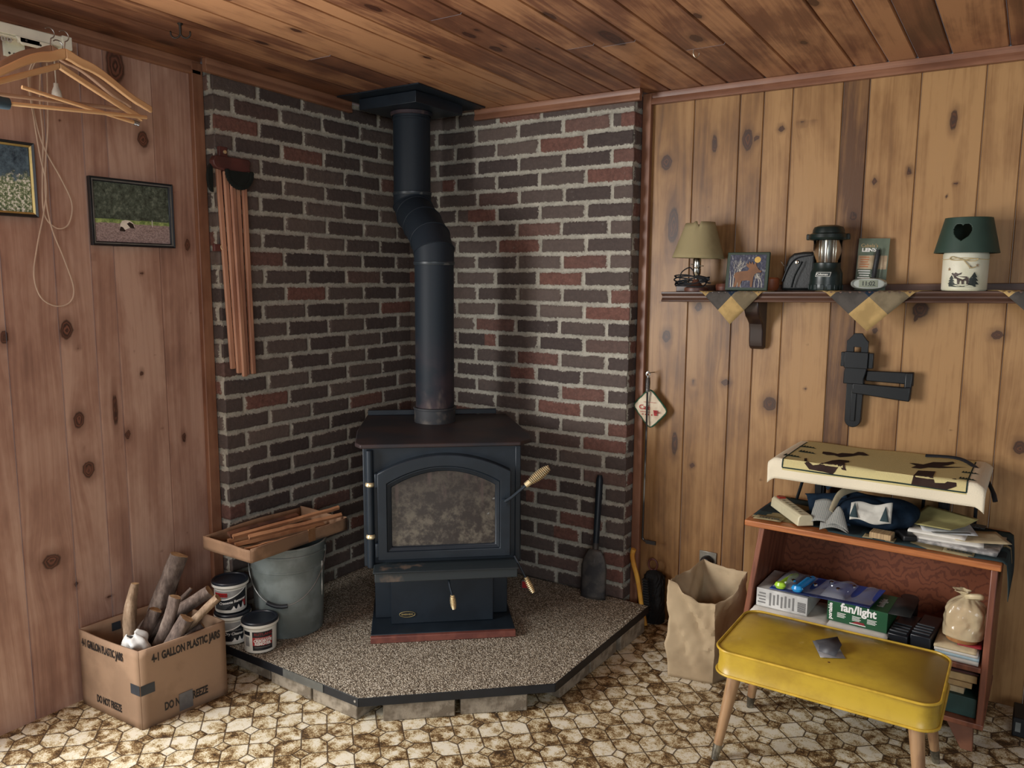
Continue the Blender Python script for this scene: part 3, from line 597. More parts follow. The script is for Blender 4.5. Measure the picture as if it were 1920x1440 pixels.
def tub(cx, cy, z, face, label, kind, group='tubs of chimney cleaner on the hearth'):
    t = thing('plastic_tub', label, 'tub', (cx,cy,z), math.atan2(-cy,-cx)+face, group)
    b = MB(); b.lathe([(0,0),(.050,0),(.054,.003),(.0565,.088),(.0605,.092),(.0645,.096),(.0645,.104),(.062,.105),(0,.104)], 40); b.obj('tub_body', WHT, t)
    b = MB(); b.lathe([(.0635,.1045),(.0635,.110),(.061,.113),(.054,.113),(.052,.110),(0,.110)], 40); b.obj('lid', LID, t)
    R0 = lambda z_: .054+.0025*(z_-.003)/.085+.0004
    def band(z0, z1, a0, a1, m, nm, off=0, top=None):
        b = MB(); n = 24
        def fn(u, v):
            a = a0+(a1-a0)*u; zz1 = z1 if top is None else top(u); zz = z0+(zz1-z0)*v; r_ = R0(zz)+off; return (r_*math.cos(a), r_*math.sin(a), zz)
        b.grid(fn, n, 4); o = b.obj(nm, m, t); return o
    if kind == 'red':
        l = band(.012,.080,-.62,.66,LBK,'label'); b2 = band(.030,.060,-.62,.60,LRED,'red_band',.0004); b2.parent = l
        wrap_text(l,'RUTLAND',INKD,.0125,R0(.07)+.0004,.071,.08,1.15,.0003); wrap_text(l,'FIREPLACE & STOVE',INKW,.0062,R0(.055)+.0006,.0555,.02,.95)
        wrap_text(l,'CREOSOTE',INKW,.0125,R0(.047)+.0006,.0468,.02,1.0,.0006); wrap_text(l,'REMOVER',INKW,.0125,R0(.036)+.0006,.0360,.02,1.0,.0006)
        b3 = band(.0225,.0245,-.5,.5,INKG,'rule',.0006); b3.parent = l
        l2 = band(.066,.080,-1.3,-.78,LBK,'side_label'); l3 = band(.025,.06,-1.2,-.85,LGREY,'side_print')
    else:
        l = band(.014,.084,-1.0,1.25,LGREY,'label'); 
        sw = band(.014,.06,-1.0,1.25,LBK,'black_field',.0004, top=lambda u: .050+.036*max(0,(u-.30)/.70)**1.5); sw.parent = l
        sb = MB()
        def edge(u,v):
            a = -1.0+2.25*u; zz = .050+.036*max(0,(u-.30)/.70)**1.5+.0045*v; r_ = R0(zz)+.0006; return (r_*math.cos(a), r_*math.sin(a), zz)
        sb.grid(edge, 24, 1); so = sb.obj('white_curve', INKW, l)
        if kind == 'remover':
            rb = band(.062,.077,-.93,-.05,LRED,'red_patch',.0004); rb.parent = l; wrap_text(l,'RUTLAND',INKD,.011,R0(.07)+.0006,.0695,-.48,1.0,.0003)
            wrap_text(l,'Creosote Remover',INKW,.0135,R0(.045)+.0008,.0435,.28,.92,.0002,.15,tilt=.12)
            for k in range(4): bb = band(.031-k*.0045,.0322-k*.0045,-.85,.1-.1*k,INKG,'small_print',.0006); bb.parent = l
        else:
            wrap_text(l,'Safe & Effective',INKG,.008,R0(.055)+.0008,.055,.35,.9,0,.15); wrap_text(l,'Dry Cleaner',INKW,.0135,R0(.045)+.0008,.0425,.28,.95,.0002,.15)
        dp = MB()
        def streak(u,v):
            a = .15+.95*u; top = .016+.022*abs(math.sin(u*9.5))**3*(.4+.6*u); zz = .0125+(top-.0125)*v+.0; r_ = R0(zz)+.0007; return (r_*math.cos(a), r_*math.sin(a), zz)
        dp.grid(streak, 40, 2); dp.obj('white_drips', INKW, l)
        if kind == 'remover': rb = band(.020,.042,.92,1.16,LRED,'red_flash',.0006); rb.parent = l
    return t
tub(-2.203,1.746,ZP+.0022,.12,'white tub with black and red creosote remover label, standing alone in front','red')
tub(-2.337,1.735,ZP+.0022,-.25,'white tub underneath, half hidden behind the cardboard carton','cleaner')
tub(-2.347,1.737,ZP+.1156,-.15,'white tub with a red patch on its label, stacked on top of another tub','remover')
# ------------------------------------------------------------------ cardboard carton of firewood
P = [Vector((-2.512,1.281)),Vector((-2.207,1.297)),Vector((-2.178,1.582)),Vector((-2.490,1.572))]; HB = .256; c0 = (P[0]+P[1]+P[2]+P[3])/4
bxo = thing('cardboard_box', 'open cardboard carton full of firewood against the left wall', 'box', (c0.x,c0.y,0))
b = MB(); b.prism([tuple(p-c0) for p in P], 0, .004); b.obj('bottom', CARD, bxo)
for i in range(4):
    a, c = P[i]-c0, P[(i+1)%4]-c0; d = (c-a).normalized(); nn = Vector((d.y,-d.x)); b = MB()
    def fn(u,v,a=a,c=c,nn=nn): p = a.lerp(c,u); w = .006*math.sin(math.pi*u)*v**2; return (p.x+nn.x*w, p.y+nn.y*w, HB*v)
    b.grid(fn, 12, 10); side = b.obj('side', CARD, bxo, solid=.005)
def face(i, u, z, off=.0034, w=0.006):
    a, c = P[i]-c0, P[i+1]-c0; d = (c-a).normalized(); nn = Vector((d.y,-d.x)); p = a.lerp(c,u); k = w*math.sin(math.pi*u)*(z/HB)**2+off
    return frame((p.x+nn.x*k, p.y+nn.y*k, z), (d.x,d.y,0), (0,0,1))
text(bxo,'4-1 GALLON PLASTIC JARS',INKK,.036,face(0,.42,.220),sx=.50,bold=.0011); text(bxo,'DO NOT FREEZE',INKK,.034,face(0,.47,.042),sx=.50,bold=.0011)
text(bxo,'4-1 GALLON PLASTIC JARS',INKK,.036,face(1,.525,.220),sx=.54,bold=.0012); text(bxo,'DO NOT FREEZE',INKK,.036,face(1,.50,.046),sx=.54,bold=.0012)
b = MB(); T_ = face(1,.49,.040,.0045); b.T = T_; b.box((0,0,0),(.046,.058,.0008)); b.obj('duct_tape', mat('duct_tape_grey',(104,104,108),.35,.2), bxo)
DTP = mat('dark_tape', (52,58,66), .4); 
for i, u0 in ((0,.93),(1,.07)):
    b = MB(); b.T = face(i,u0,.128,.0040); b.box((0,0,0),(.044,.032,.0008)); b.obj('dark_tape', DTP, bxo)
for u0 in (.42,.60):
    a, c = P[3]-c0, P[0]-c0; d = (c-a).normalized(); nn = Vector((d.y,-d.x)); p = a.lerp(c,u0); b = MB(); b.T = frame((p.x-nn.x*.0035,p.y-nn.y*.0035,.226),(d.x,d.y,0),(0,0,1)); b.box((0,0,0),(.03,.028,.0008)); b.obj('dark_tape', DTP, bxo)
def bark_mat(name, c1, c2, c3):
    t = NT(name); v = t.co(); n1 = t.noise(t.n('Mapping', {0: v, 3: (1,1,.35)}).outputs[0], 60, 5, .7); n2 = t.noise(v, 14, 3)
    col = t.ramp(t.m('ADD', t.m('MULTIPLY', n1, .6), t.m('MULTIPLY', n2, .4)), [(.32, srgb(*c1)), (.52, srgb(*c2)), (.72, srgb(*c3))]); t.bump(n1, .8, .004); return t.done(col, .95, 0, .15)
BARK = bark_mat('bark', (66,58,54), (112,98,90), (158,144,132)); BARK2 = bark_mat('bark_pale', (100,82,68), (150,128,106), (190,170,148)); END = mat('log_end', (178,146,104), .8, 0, c2=(140,108,76), scale=30)
logs = [
 ((-2.400,1.574,.442),(-2.452,1.440,.075),.032,BARK,'thickest log in the carton, standing tallest at the back'),
 ((-2.358,1.396,.405),(-2.367,1.343,.10),.019,BARK2,'bent pale log standing at the front left of the carton'),
 ((-2.351,1.446,.304),(-2.405,1.355,.08),.021,BARK,'short grey log just behind the bent pale one'),
 ((-2.268,1.465,.363),(-2.332,1.364,.06),.019,BARK,'knobbly log leaning in the middle of the carton'),
 ((-2.241,1.577,.347),(-2.46,1.358,.14),.022,BARK,'thick log with a pale round cut end, leaning over the far right'),
 ((-2.160,1.552,.349),(-2.361,1.376,.10),.014,BARK2,'thin pale branch leaning out over the right edge of the carton'),
 ((-2.198,1.462,.303),(-2.293,1.348,.08),.023,BARK,'stubby log low at the right front of the carton'),
 ((-2.338,1.577,.333),(-2.451,1.405,.10),.014,BARK,'thin pointed branch behind the knobbly log'),
 ((-2.207,1.521,.258),(-2.305,1.376,.15),.014,BARK,'small log barely rising above the right edge of the carton'),
 ((-2.441,1.528,.289),(-2.47,1.43,.15),.018,BARK,'dark log low behind the bent pale one'),
]
for k, (a, c, r0, m, lab) in enumerate(logs):
    a, c = Vector(a), Vector(c); L = (a-c).length; rr = random.Random(40+k); b = MB(); b.T = (a-c).to_track_quat('Z','Y').to_matrix().to_4x4(); n, sg = 14, 18; vs = []
    ph = rr.random()*9; bend = .010 if k in (1,3) else .003
    for i in range(n+1):
        t = i/n; ox = bend*math.sin(t*5+ph); oy = bend*math.cos(t*4+ph); taper = 1.06-.12*t
        if k in (1,7) and t > .7: taper *= 1-(t-.7)*(1.8 if k == 7 else 1.1)
        for j in range(sg):
            an = 2*math.pi*j/sg; rad = r0*taper*(1+.10*math.sin(an*3+ph+t*3)+.06*math.sin(an*7+t*11)+rr.uniform(-.05,.05)); vs.append((ox+rad*math.cos(an), oy+rad*math.sin(an), L*t))
    b.add(vs, [(i*sg+j,i*sg+(j+1)%sg,(i+1)*sg+(j+1)%sg,(i+1)*sg+j) for i in range(n) for j in range(sg)]+[tuple(range(sg))[::-1]])
    b.mi = 1; top = vs[n*sg:]; cen = sum((Vector(p) for p in top), Vector())/sg; b.add([tuple(cen)]+top, [(0,1+j,1+(j+1)%sg) for j in range(sg)])
    o = b.obj('firewood_log', [m, END], smooth=60); o.location = c; tag(o, lab, 'log', 'firewood in the cardboard carton')
# crumpled white plastic bag in the carton
PB = mat('white_film', (214,214,210), .3, 0, var=.06)
b = MB(); rr = random.Random(8)
def bagfn(u, v):
    a = 2*math.pi*u; r_ = .008+.036*math.sin(math.pi*(.12+.80*v)); w = 1+.22*math.sin(3*a+5*v)+.14*math.sin(7*a+2)+.1*math.sin(11*v+a)
    return (r_*w*math.cos(a)*.8, r_*w*math.sin(a)*1.0, .075*v*(1+.10*math.sin(2*a)))
b.grid(bagfn, 40, 14); o = b.obj('plastic_bag', PB, smooth=80, solid=.0008); o.location = (-2.285,1.352,.200); o.rotation_euler = (.1,-.35,.3); tag(o,'crumpled white plastic bag tucked in the front corner of the carton','bag')
# ------------------------------------------------------------------ left wall: pictures, drapery track, cords, hangers
def photo_bear():
    t = NT('print_bear'); v = t.co(); x = t.n('SeparateXYZ', {0: v}); u, w = x.outputs[1], x.outputs[2]
    n = t.noise(v, 60, 5, .7); g = t.noise(t.n('Mapping', {0: v, 3: (1,1,2.2)}).outputs[0], 150, 4, .7)
    tree = t.ramp(n, [(.34, srgb(40,50,46)), (.55, srgb(84,98,88)), (.75, srgb(140,152,138))])
    dirt = t.ramp(g, [(.35, srgb(122,106,106)), (.6, srgb(178,160,158)), (.8, srgb(210,194,190))])
    gr = t.ramp(n, [(.4, srgb(106,134,76)), (.65, srgb(181,201,129))])
    wob = t.m('ADD', w, t.m('MULTIPLY', t.m('SUBTRACT', n, .5), .012))
    col = t.mix(t.m('LESS_THAN', wob, -.022), tree, gr); col = t.mix(t.m('LESS_THAN', wob, -.034), col, dirt)
    return t.done(col, .25, 0, .5)
def photo_flowers():
    t = NT('print_flowers'); v = t.co(); x = t.n('SeparateXYZ', {0: v}); n = t.noise(v, 40, 5, .75); f = t.noise(v, 110, 4, .7)
    tree = t.ramp(n, [(.35, srgb(40,56,70)), (.6, srgb(92,116,132))]); fl = t.ramp(f, [(.38, srgb(70,92,72)), (.50, srgb(140,158,118)), (.58, srgb(242,244,236))])
    k = t.step(t.m('ADD', x.outputs[2], t.m('MULTIPLY', t.m('SUBTRACT', n, .5), .16)), .02, -.01)
    return t.done(t.mix(k, tree, fl), .25, 0, .5)
FRM = mat('frame_black', (30,34,40), .3, 0, var=.05); FRG = mat('frame_gilt_line', (196,172,110), .35, .6)
def picture(y0, y1, z0, z1, label, pm, gilt):
    cy, cz_ = (y0+y1)/2, (z0+z1)/2; hy, hz = (y1-y0)/2, (z1-z0)/2
    t = thing('picture_frame', label, 'picture', (XL,cy,cz_), 0, 'framed photographs on the left wall')
    w = .014; b = MB()
    def rect(h, k): return [(-h,-k),(h,-k),(h,k),(-h,k)]
    def rg(b, o, i, xo, xi):
        vs = [(.002,y,z) for y,z in o]+[(xo,y,z) for y,z in o]+[(xi,y,z) for y,z in i]+[(.004,y,z) for y,z in i]; fs = []
        for a in range(4):
            c = (a+1)%4
            for L in (0,4,8): fs.append((L+a,L+c,L+4+c,L+4+a))
        b.add(vs, fs)
    rg(b, rect(hy,hz), rect(hy-w,hz-w), .019, .012); b.obj('frame', FRM, t, bevel=.0012)
    b = MB(); rg(b, rect(hy-w*.45,hz-w*.45), rect(hy-w*.75,hz-w*.75), .0172, .0168) if not gilt else rg(b, rect(hy-w*.6,hz-w*.6), rect(hy-w*1.0,hz-w*1.0), .0172, .0145)
    b.obj('inner_lip', FRG if gilt else mat('frame_silver_line',(120,124,124),.35,.4), t)
    b = MB(); b.box2((.003,-hy+w*.8,-hz+w*.8),(.009,hy-w*.8,hz-w*.8)); p = b.obj('photograph', pm, t); return t, p
pt, pp_ = picture(1.410,1.700,1.487,1.703,'small framed photograph of a bear lying in a field','' or photo_bear(),False)
b = MB()                                            # the bear in the photograph: pale back, dark legs, a white post beyond
b.prism([(-.048,-.052),(-.046,-.036),(-.040,-.026),(-.028,-.022),(-.012,-.024),(-.002,-.030),(.004,-.044),(-.012,-.046),(-.030,-.054)], .0091,.0096,'x'); b.obj('bear_back', mat('bear_tan',(244,238,224),.3), pp_)
b = MB(); b.prism([(-.050,-.058),(-.046,-.044),(-.038,-.046),(-.030,-.056),(-.032,-.060)], .0096,.0099,'x'); b.prism([(-.024,-.034),(-.014,-.028),(-.002,-.034),(.003,-.048),(-.012,-.047)], .0096,.0099,'x'); b.obj('bear_dark_parts', mat('bear_brown',(46,36,34),.3), pp_)
b = MB(); b.box2((.0091,.066,-.040),(.0095,.0685,-.018)); b.obj('white_post', mat('post_white',(220,220,214),.3), pp_)
picture(1.0,1.250,1.562,1.778,'framed photograph of white wildflowers, cut off by the picture edge',photo_flowers(),True)
CRM = mat('track_cream', (238,240,222), .4, 0, var=.04)
tk = thing('drapery_track', 'cream metal drapery track with carriers high on the left wall', 'curtain track', (XL+.075,1.10,2.07))
b = MB(); b.box2((-.014,-.6,-.015),(.014,.235,.015)); b.box2((-.010,-.6,-.021),(.010,.1,-.015)); b.obj('rail', CRM, tk, bevel=.003)
b = MB(); b.box2((-.016,.215,-.020),(.017,.243,.018)); b.obj('end_cap', CRM, tk, bevel=.002)
b = MB(); b.box2((-.075,.10,-.018),(.0,.145,-.012)); b.box2((-.075,.09,-.055),(-.068,.15,-.004)); b.box2((.0,.095,-.03),(.018,.15,-.014)); b.prism([(.085,-.015),(.10,-.035),(.165,-.035),(.185,-.028),(.185,-.016)], .010,.018,'x'); b.obj('bracket', CRM, tk, bevel=.0015)
for yy, zz in ((.105,-.045),(.118,-.045),(.112,-.022),(.15,-.026),(.17,-.026)):
    b = MB(); b.lathe([(0,0),(.0035,0),(0,.0006)], 10, (.0182 if zz > -.03 else -.0675,yy,zz), False, (1,0,0)); b.obj('screw_hole', mat('hole_dark',(60,60,56),.6), tk)
for k in range(6):
    b = MB(); b.tube([(.0,.075-.016*k+.005*math.cos(a),-.0265+.006*math.sin(a)) for a in np.linspace(0,2*math.pi,13)[:-1]], .0016, 6, True); b.obj('carrier', mat('carrier_grey',(176,174,170),.4), tk)
for yy in (.20,.24):
    b = MB(); b.box2((-.002,yy-.004,-.045),(.002,yy+.004,-.018)); b.obj('carrier', mat('carrier_grey',(176,174,170),.4), tk, bevel=.001)
b = MB(); b.lathe([(.0085,-.062),(.0095,-.03),(.0095,-.02)], 14, (.004,.155,0)); b.obj('cord_guide', CRM, tk)
CORD = mat('cord_cream', (206,184,164), .7, 0, var=.05)
def smooth_path(p, n=8, closed=False):
    p = [Vector(q) for q in p]; out = []; N = len(p)
    for i in range(N if closed else N-1):
        g = (lambda k: p[k % N]) if closed else (lambda k: p[min(max(k,0),N-1)])
        p0,p1,p2,p3 = g(i-1),g(i),g(i+1),g(i+2)
        for k in range(n):
            t = k/n; out.append(.5*((2*p1)+(-p0+p2)*t+(2*p0-5*p1+4*p2-p3)*t*t+(-p0+3*p1-3*p2+p3)*t**3))
    if not closed: out.append(p[-1])
    return out
cx_ = XL+.028
def L(y,z,d=0): return (cx_+d,y,z)
b = MB(); b.tube(smooth_path([L(1.258,2.02,.03),L(1.246,1.96),L(1.252,1.86),L(1.272,1.77),L(1.318,1.68),L(1.345,1.61),L(1.332,1.55),L(1.300,1.532),L(1.268,1.555),L(1.258,1.60),L(1.264,1.70),L(1.272,1.80),L(1.270,1.90),L(1.268,1.99,.02)],7), .0021, 6)
adopt(b.obj('cord', CORD), tk)
b = MB(); b.tube(smooth_path([L(1.252,2.02,.03),L(1.240,1.96,.004),L(1.248,1.84,.004),L(1.258,1.74,.004),L(1.270,1.66,.004),L(1.258,1.58,.004),L(1.232,1.48,.004),L(1.216,1.39,.004),L(1.232,1.325,.004),L(1.275,1.298,.004),L(1.318,1.31,.004),L(1.331,1.355,.004),L(1.308,1.44,.004),L(1.278,1.53,.004),L(1.266,1.62,.004),L(1.272,1.72,.004),L(1.286,1.83,.004),L(1.292,1.93,.004),L(1.288,2.01,.02)],7), .0021, 6)
adopt(b.obj('cord', CORD), tk)
b = MB(); b.lathe([(0,0),(.012,.003),(.0145,.012),(.012,.028),(.007,.040),(.0065,.050),(0,.050)], 18); b.lathe([(.002,.05),(.002,.12)], 6); o = b.obj('cord_pull', mat('pull_white',(214,212,200),.3)); o.location = (XL+.10,1.283,1.895); tag(o,'white teardrop plastic cord pull seen through the hangers','cord pull')
HW = mat('hanger_wood', (208,170,124), .45, 0, c2=(182,142,100), scale=5, stretch=(1,.2,1)); HW2 = mat('hanger_wood_dull', (156,124,100), .5, 0, c2=(132,102,82), scale=5)
WIRE = mat('steel_wire', (150,150,148), .3, .9)
def hanger(x, y, z, rz, roll, hw, wood, straight, label, bar_l, bar_r, grip=False):
    t = thing('clothes_hanger', label, 'hanger', (x,y,z), rz, 'wooden clothes hangers on the drapery track'); t.rotation_euler = (roll,0,rz)
    for s_ in (-1,1):
        b = MB(); pts = []; rs = []; n = 16
        for k in range(n+1):
            u = k/n
            zz = -(.105*u) if straight else -.012-.092*u**1.15+.030*math.sin(math.pi*min(1,u*1.25))*(1-u)-.020*max(0,.16-u)/.16*-1
            pts.append((.010*u*u, s_*hw*u, zz)); rs.append(.014-.005*u if not straight else .0085)
        vs = []; fs = []
        for p, r_ in zip(pts, rs): vs += [(p[0]-.0065,p[1],p[2]-r_),(p[0]+.0065,p[1],p[2]-r_),(p[0]+.0065,p[1],p[2]+r_),(p[0]-.0065,p[1],p[2]+r_)]
        for i in range(n): fs += [(i*4+j,i*4+(j+1)%4,(i+1)*4+(j+1)%4,(i+1)*4+j) for j in range(4)]
        fs += [(3,2,1,0),(n*4,n*4+1,n*4+2,n*4+3)]; b.add(vs, fs); b.obj('shoulder', wood, t, bevel=.003)
    b = MB(); b.tube([bar_l, ((bar_l[0]+bar_r[0])/2,(bar_l[1]+bar_r[1])/2,(bar_l[2]+bar_r[2])/2), bar_r], .0052, 10); bo = b.obj('trouser_bar', wood, t)
    if grip: b = MB(); b.lathe([(0,0),(.014,.001),(.016,.01),(.015,.035),(0,.036)], 14, Vector(bar_l)+Vector((0,-.018,0)), True, (0,1,0)); b.obj('dark_sleeve', mat('foam_dark',(38,56,66),.8), bo)
    b = MB(); a0 = [(0,0,.0),(0,0,.026)] + [(0,.014*math.sin(a)+.0,.040+.014-.014*math.cos(a)*1.0-.0) for a in np.linspace(.2,4.0,10)]
    b.tube(a0, .0016, 6); b.obj('hook', WIRE, t); return t
hanger(-2.335,1.222,2.000,.05,.03,.225,HW2,False,'dull wooden hanger nearest the wall, behind the other two',(0,-.21,-.135),(0,.20,-.118))
hanger(-2.300,1.222,1.962,-.03,.0,.228,HW,True,'straight-armed wooden hanger with a spring-ended trouser bar, in the middle',(0,-.10,-.075),(.004,.205,-.118))
hanger(-2.268,1.224,1.982,.0,.02,.240,HW,False,'varnished wooden hanger with curved shoulders, foremost of the three',(0,-.175,-.148),(.01,.222,-.128),True)
b = MB(); spring(b, (-2.296,1.424,1.846),(-2.294,1.447,1.842), .006,.0065, 6, .0013); tag(b.obj('bar_spring', WIRE), 'small steel spring at the end of the middle hanger bar', 'spring')
# ------------------------------------------------------------------ ceiling hooks
IRON = mat('old_iron', (66,62,58), .45, .7)
ch = thing('coat_hook', 'dark metal double coat hook screwed into the ceiling', 'hook', (-2.212,1.544,ceil_z(1.544))); ch.scale = (.72,.72,.72)
b = MB(); b.lathe([(.011,0),(.011,-.003),(.006,-.008),(.005,-.03),(.005,-.045)], 14); b.obj('stem', IRON, ch)
for s_ in (-1,1):
    b = MB(); b.tube(smooth_path([(0,0,-.040),(s_*.008,s_*.006,-.055),(s_*.022,s_*.015,-.058),(s_*.032,s_*.022,-.048),(s_*.033,s_*.023,-.036)],5), .0035, 8); b.lathe([(0,0),(.005,.003),(0,.008)], 10, (s_*.033,s_*.023,-.037)); b.obj('prong', IRON, ch)
cu = MB(); cu.tube(smooth_path([(0,0,0),(0,0,-.012),(.006,.004,-.022),(.013,.009,-.018),(.015,.010,-.008)],6), .0016, 6); o = cu.obj('cup_hook', mat('brass_dull',(190,180,160),.3,.9)); o.location = (-.978,2.53,ceil_z(2.53)); tag(o,'tiny bare cup hook in the ceiling above the shelf','hook')
# ------------------------------------------------------------------ fan drying rack on the left brick face
RB = mat('rack_stain', (92,50,46), .5, 0, c2=(72,40,38), scale=12); RW = mat('rack_wood', (180,134,108), .5, 0, c2=(148,104,84), scale=7, stretch=(3,3,.3)); CI = mat('green_iron', (22,34,34), .5, .3)
rk_ = thing('drying_rack', 'wooden fan drying rack folded down on the left brick face', 'drying rack', (XB,1.885,1.78))
b = MB(); b.box2((.0,-.028,-.10),(.014,-.008,.055)); b.obj('back_strip', RB, rk_, bevel=.002)
b = MB(); b.prism([(-.085,.012),(-.072,.030),(.065,.030),(.075,.022),(.068,.0),(.074,-.012),(.04,-.018),(.02,-.03),(-.02,-.03),(-.04,-.018),(-.072,-.012),(-.082,-.002)], .014,.040,'x'); b.obj('bracket', RB, rk_, bevel=.003)
b = MB(); b.box2((.004,-.042,.030),(.018,-.008,.066)); b.obj('hanging_tab', RB, rk_, bevel=.002)
b = MB(); b.lathe([(0,0),(.007,0),(.006,.004),(0,.005)], 12, (.018,-.020,.048), True, (1,0,0)); b.obj('screw', BRASS, rk_)
b = MB(); n = 18
for k in range(n): a = math.pi+math.pi*k/(n-1); b.lathe([(0,.0),(.009,.001),(.009,.007),(0,.009)], 10, (.050,.012+.052*math.cos(a),-.022+.052*math.sin(a)), False, (1,0,0))
b.prism([(.012+.050*math.cos(a),-.018+.050*math.sin(a)) for a in np.linspace(math.pi,2*math.pi,15)], .048,.056,'x'); b.obj('iron_fan', CI, rk_)
b = MB(); b.prism([(-.075+.02*math.cos(a),-.045+.05*math.sin(a)) for a in np.linspace(.5*math.pi,1.5*math.pi,12)], .010,.022,'x'); b.obj('iron_scroll', CI, rk_)
ends = [(-.022,-.725,.018),(-.004,-.742,.030),(.012,-.755,.040),(.030,-.752,.030),(.048,-.748,.044),(.062,-.735,.022)]
tops = [(-.050,.010,.016),(-.030,-.02,.030),(-.012,-.02,.042),(.018,-.03,.030),(.036,-.03,.044),(.056,-.02,.018)]
for (ey,ez,ex),(ty,tz,tx) in zip(ends,tops):
    b = MB(); a, c = Vector((tx,ty,tz)), Vector((ex,ey,ez)); d = c-a; q = d.to_track_quat('Z','X').to_matrix().to_4x4(); q.translation = a; b.T = q; Ln = d.length
    b.box2((-.0095,-.006,0),(.0095,.006,Ln)); b.obj('arm', RW, rk_, bevel=.003)
b = MB(); b.box2((.0,-.075,-.30),(.014,-.045,-.275)); b.obj('keeper', RB, rk_, bevel=.002)
b = MB(); b.tube([(.018,-.045+.007*math.cos(a),-.285+.010*math.sin(a)) for a in np.linspace(0,2*math.pi,13)[:-1]], .0018, 6, True); b.obj('screw_eye', BRASS, rk_)
# ------------------------------------------------------------------ tools by the right side of the hearth
sh = thing('ash_shovel', 'black ash shovel standing on its blade against the right brick face', 'shovel', (-1.434,2.798,ZP), math.radians(8)); sh.rotation_euler = (-.115,0,math.radians(8))
SHB = mat('sooty_steel', (50,50,52), .6, .4, c2=(84,80,76), scale=12)
b = MB()
def blade(u, v):
    x = (u-.5)*2; w = .054*(1 if v < .6 else 1-.55*((v-.6)/.4)**2.0); z = .205*v; return (x*w, -.012+.016*x*x*(1-.5*v)-.004*math.sin(v*3), z)
b.grid(blade, 12, 16)
b.obj('blade', SHB, sh, solid=.002)
b = MB(); b.tube([(0,-.006,.15),(0,.0,.20),(0,.0,.23)], [.012,.012,.0135], 12); b.obj('socket', SHB, sh)
b = MB(); b.tube([(0,0,.225),(0,0,.49),(0,0,.508)], [.0125,.0145,.009], 14); b.obj('handle', STOVE, sh)
tg = MB(); tg.box2((-.018,-.006,.0),(.018,.006,.036)); o = tg.obj('red_tag_box', [mat('tag_grey',(120,112,112),.5)], bevel=.003); o.location = (-1.718,2.733,ZP); o.rotation_euler = (0,0,.4)
tg = MB(); tg.box2((-.0145,-.0075,.004),(.0145,-.0062,.032)); q = tg.obj('red_face', LRED, o); tag(o, 'little red-faced tag standing on the hearth behind the stove', 'tag')
WB = mat('yellow_varnish', (206,156,66), .4, 0, c2=(186,128,50), scale=10); BRI = mat('bristle_black', (14,14,16), .9, 0, bump=.6, bscale=300)
wb = thing('wire_brush', 'yellow-handled wire brush leaning by the corner trim at the hearth', 'brush', (-1.242,2.868,.056))
b = MB(); hp = smooth_path([(.012,0,-.055),(0,0,.0),(-.010,.0,.05),(-.019,0,.10),(-.030,.0,.145),(-.045,.0,.19),(-.052,.0,.225),(-.047,.0,.252)],5); b.tube(hp, [.010]*len(hp), 10, False, 1.3); b.obj('handle', WB, wb)
b = MB()
for k in range(13):
    z = .008+.0105*k; x = -.002-.0002*k-.10*z*.9+.008; b.box((x+.016,0,z),(.024,.014,.006))
b.obj('bristles', BRI, wb)
hb = thing('hearth_brush', 'black bristly hearth brush with a brown loop, standing on the floor by the trim', 'brush', (-1.220,2.926,0.0))
b = MB(); rr = random.Random(3); vs = []; fs = []; n, sg = 16, 40
for i in range(n+1):
    t = i/n; rad = .046*(1-.10*t) if t < .85 else .046*.90*math.sqrt(max(0.02,1-((t-.85)/.15)**2))
    for j in range(sg): an = 2*math.pi*j/sg; q = rad*(1+rr.uniform(-.07,.10)); vs.append((q*math.cos(an), q*math.sin(an)*.8, (.002+.216*t)))
b.add(vs, [(i*sg+j,i*sg+(j+1)%sg,(i+1)*sg+(j+1)%sg,(i+1)*sg+j) for i in range(n) for j in range(sg)]+[tuple(range(sg))[::-1],tuple(n*sg+j for j in range(sg))]); b.obj('bristles', BRI, hb, smooth=0)
b = MB(); b.tube([(-.008+.019*math.cos(a),0,.238+.023*math.sin(a)) for a in np.linspace(0,2*math.pi,25)[:-1]], .0042, 8, True); b.obj('loop', mat('leather_brown',(92,48,40),.5), hb)
pk = thing('fire_poker', 'long steel poker with a coil handle hanging by the corner trim', 'poker', (-1.270,2.916,1.0))
PST = mat('poker_steel', (140,138,134), .35, .8, c2=(60,58,58), scale=3, stretch=(.3,.3,.9), lo=.45, hi=.55)
b = MB(); b.tube(smooth_path([(0,0,-.05),(.0,0,-.30),(-.003,.0,-.62),(-.003,0,-.652),(.004,0,-.664),(.02,0,-.667)],6), .0042, 8); b.box2((.012,-.004,-.675),(.055,.004,-.660)); b.obj('rod', PST, pk)
b = MB(); spring(b, (0,0,-.052),(.001,0,.004), .0075,.009, 12, .002); b.cyl((0,0,-.055),(.001,0,.012),.004); b.tube([(.001+.008*math.cos(a),0,.018+.010*math.sin(a)) for a in np.linspace(0,2*math.pi,15)[:-1]], .0022, 6, True); b.obj('coil_grip', WIRE, pk)
b = MB(); b.cyl((.001,.054,.020),(.001,-.006,.023),.002); b.obj('nail', WIRE, pk)
ph = thing('potholder', 'quilted cream potholder with green edging and red print behind the poker', 'potholder', (-1.262,2.934,.878))
b = MB(); q4 = [(.0,-.083),(.075,-.006),(-.004,.082),(-.077,.008)]
def qf(u, v):
    a = Vector(q4[0]).lerp(Vector(q4[1]),u); c = Vector(q4[3]).lerp(Vector(q4[2]),u); p = a.lerp(c,v); k = math.sin(math.pi*u)*math.sin(math.pi*v); f = 1-.10*(abs(2*u-1)**6*abs(2*v-1)**6)
    return (p.x*f,-.006*k-.0015*math.sin(u*22)*math.sin(v*22),p.y*f)
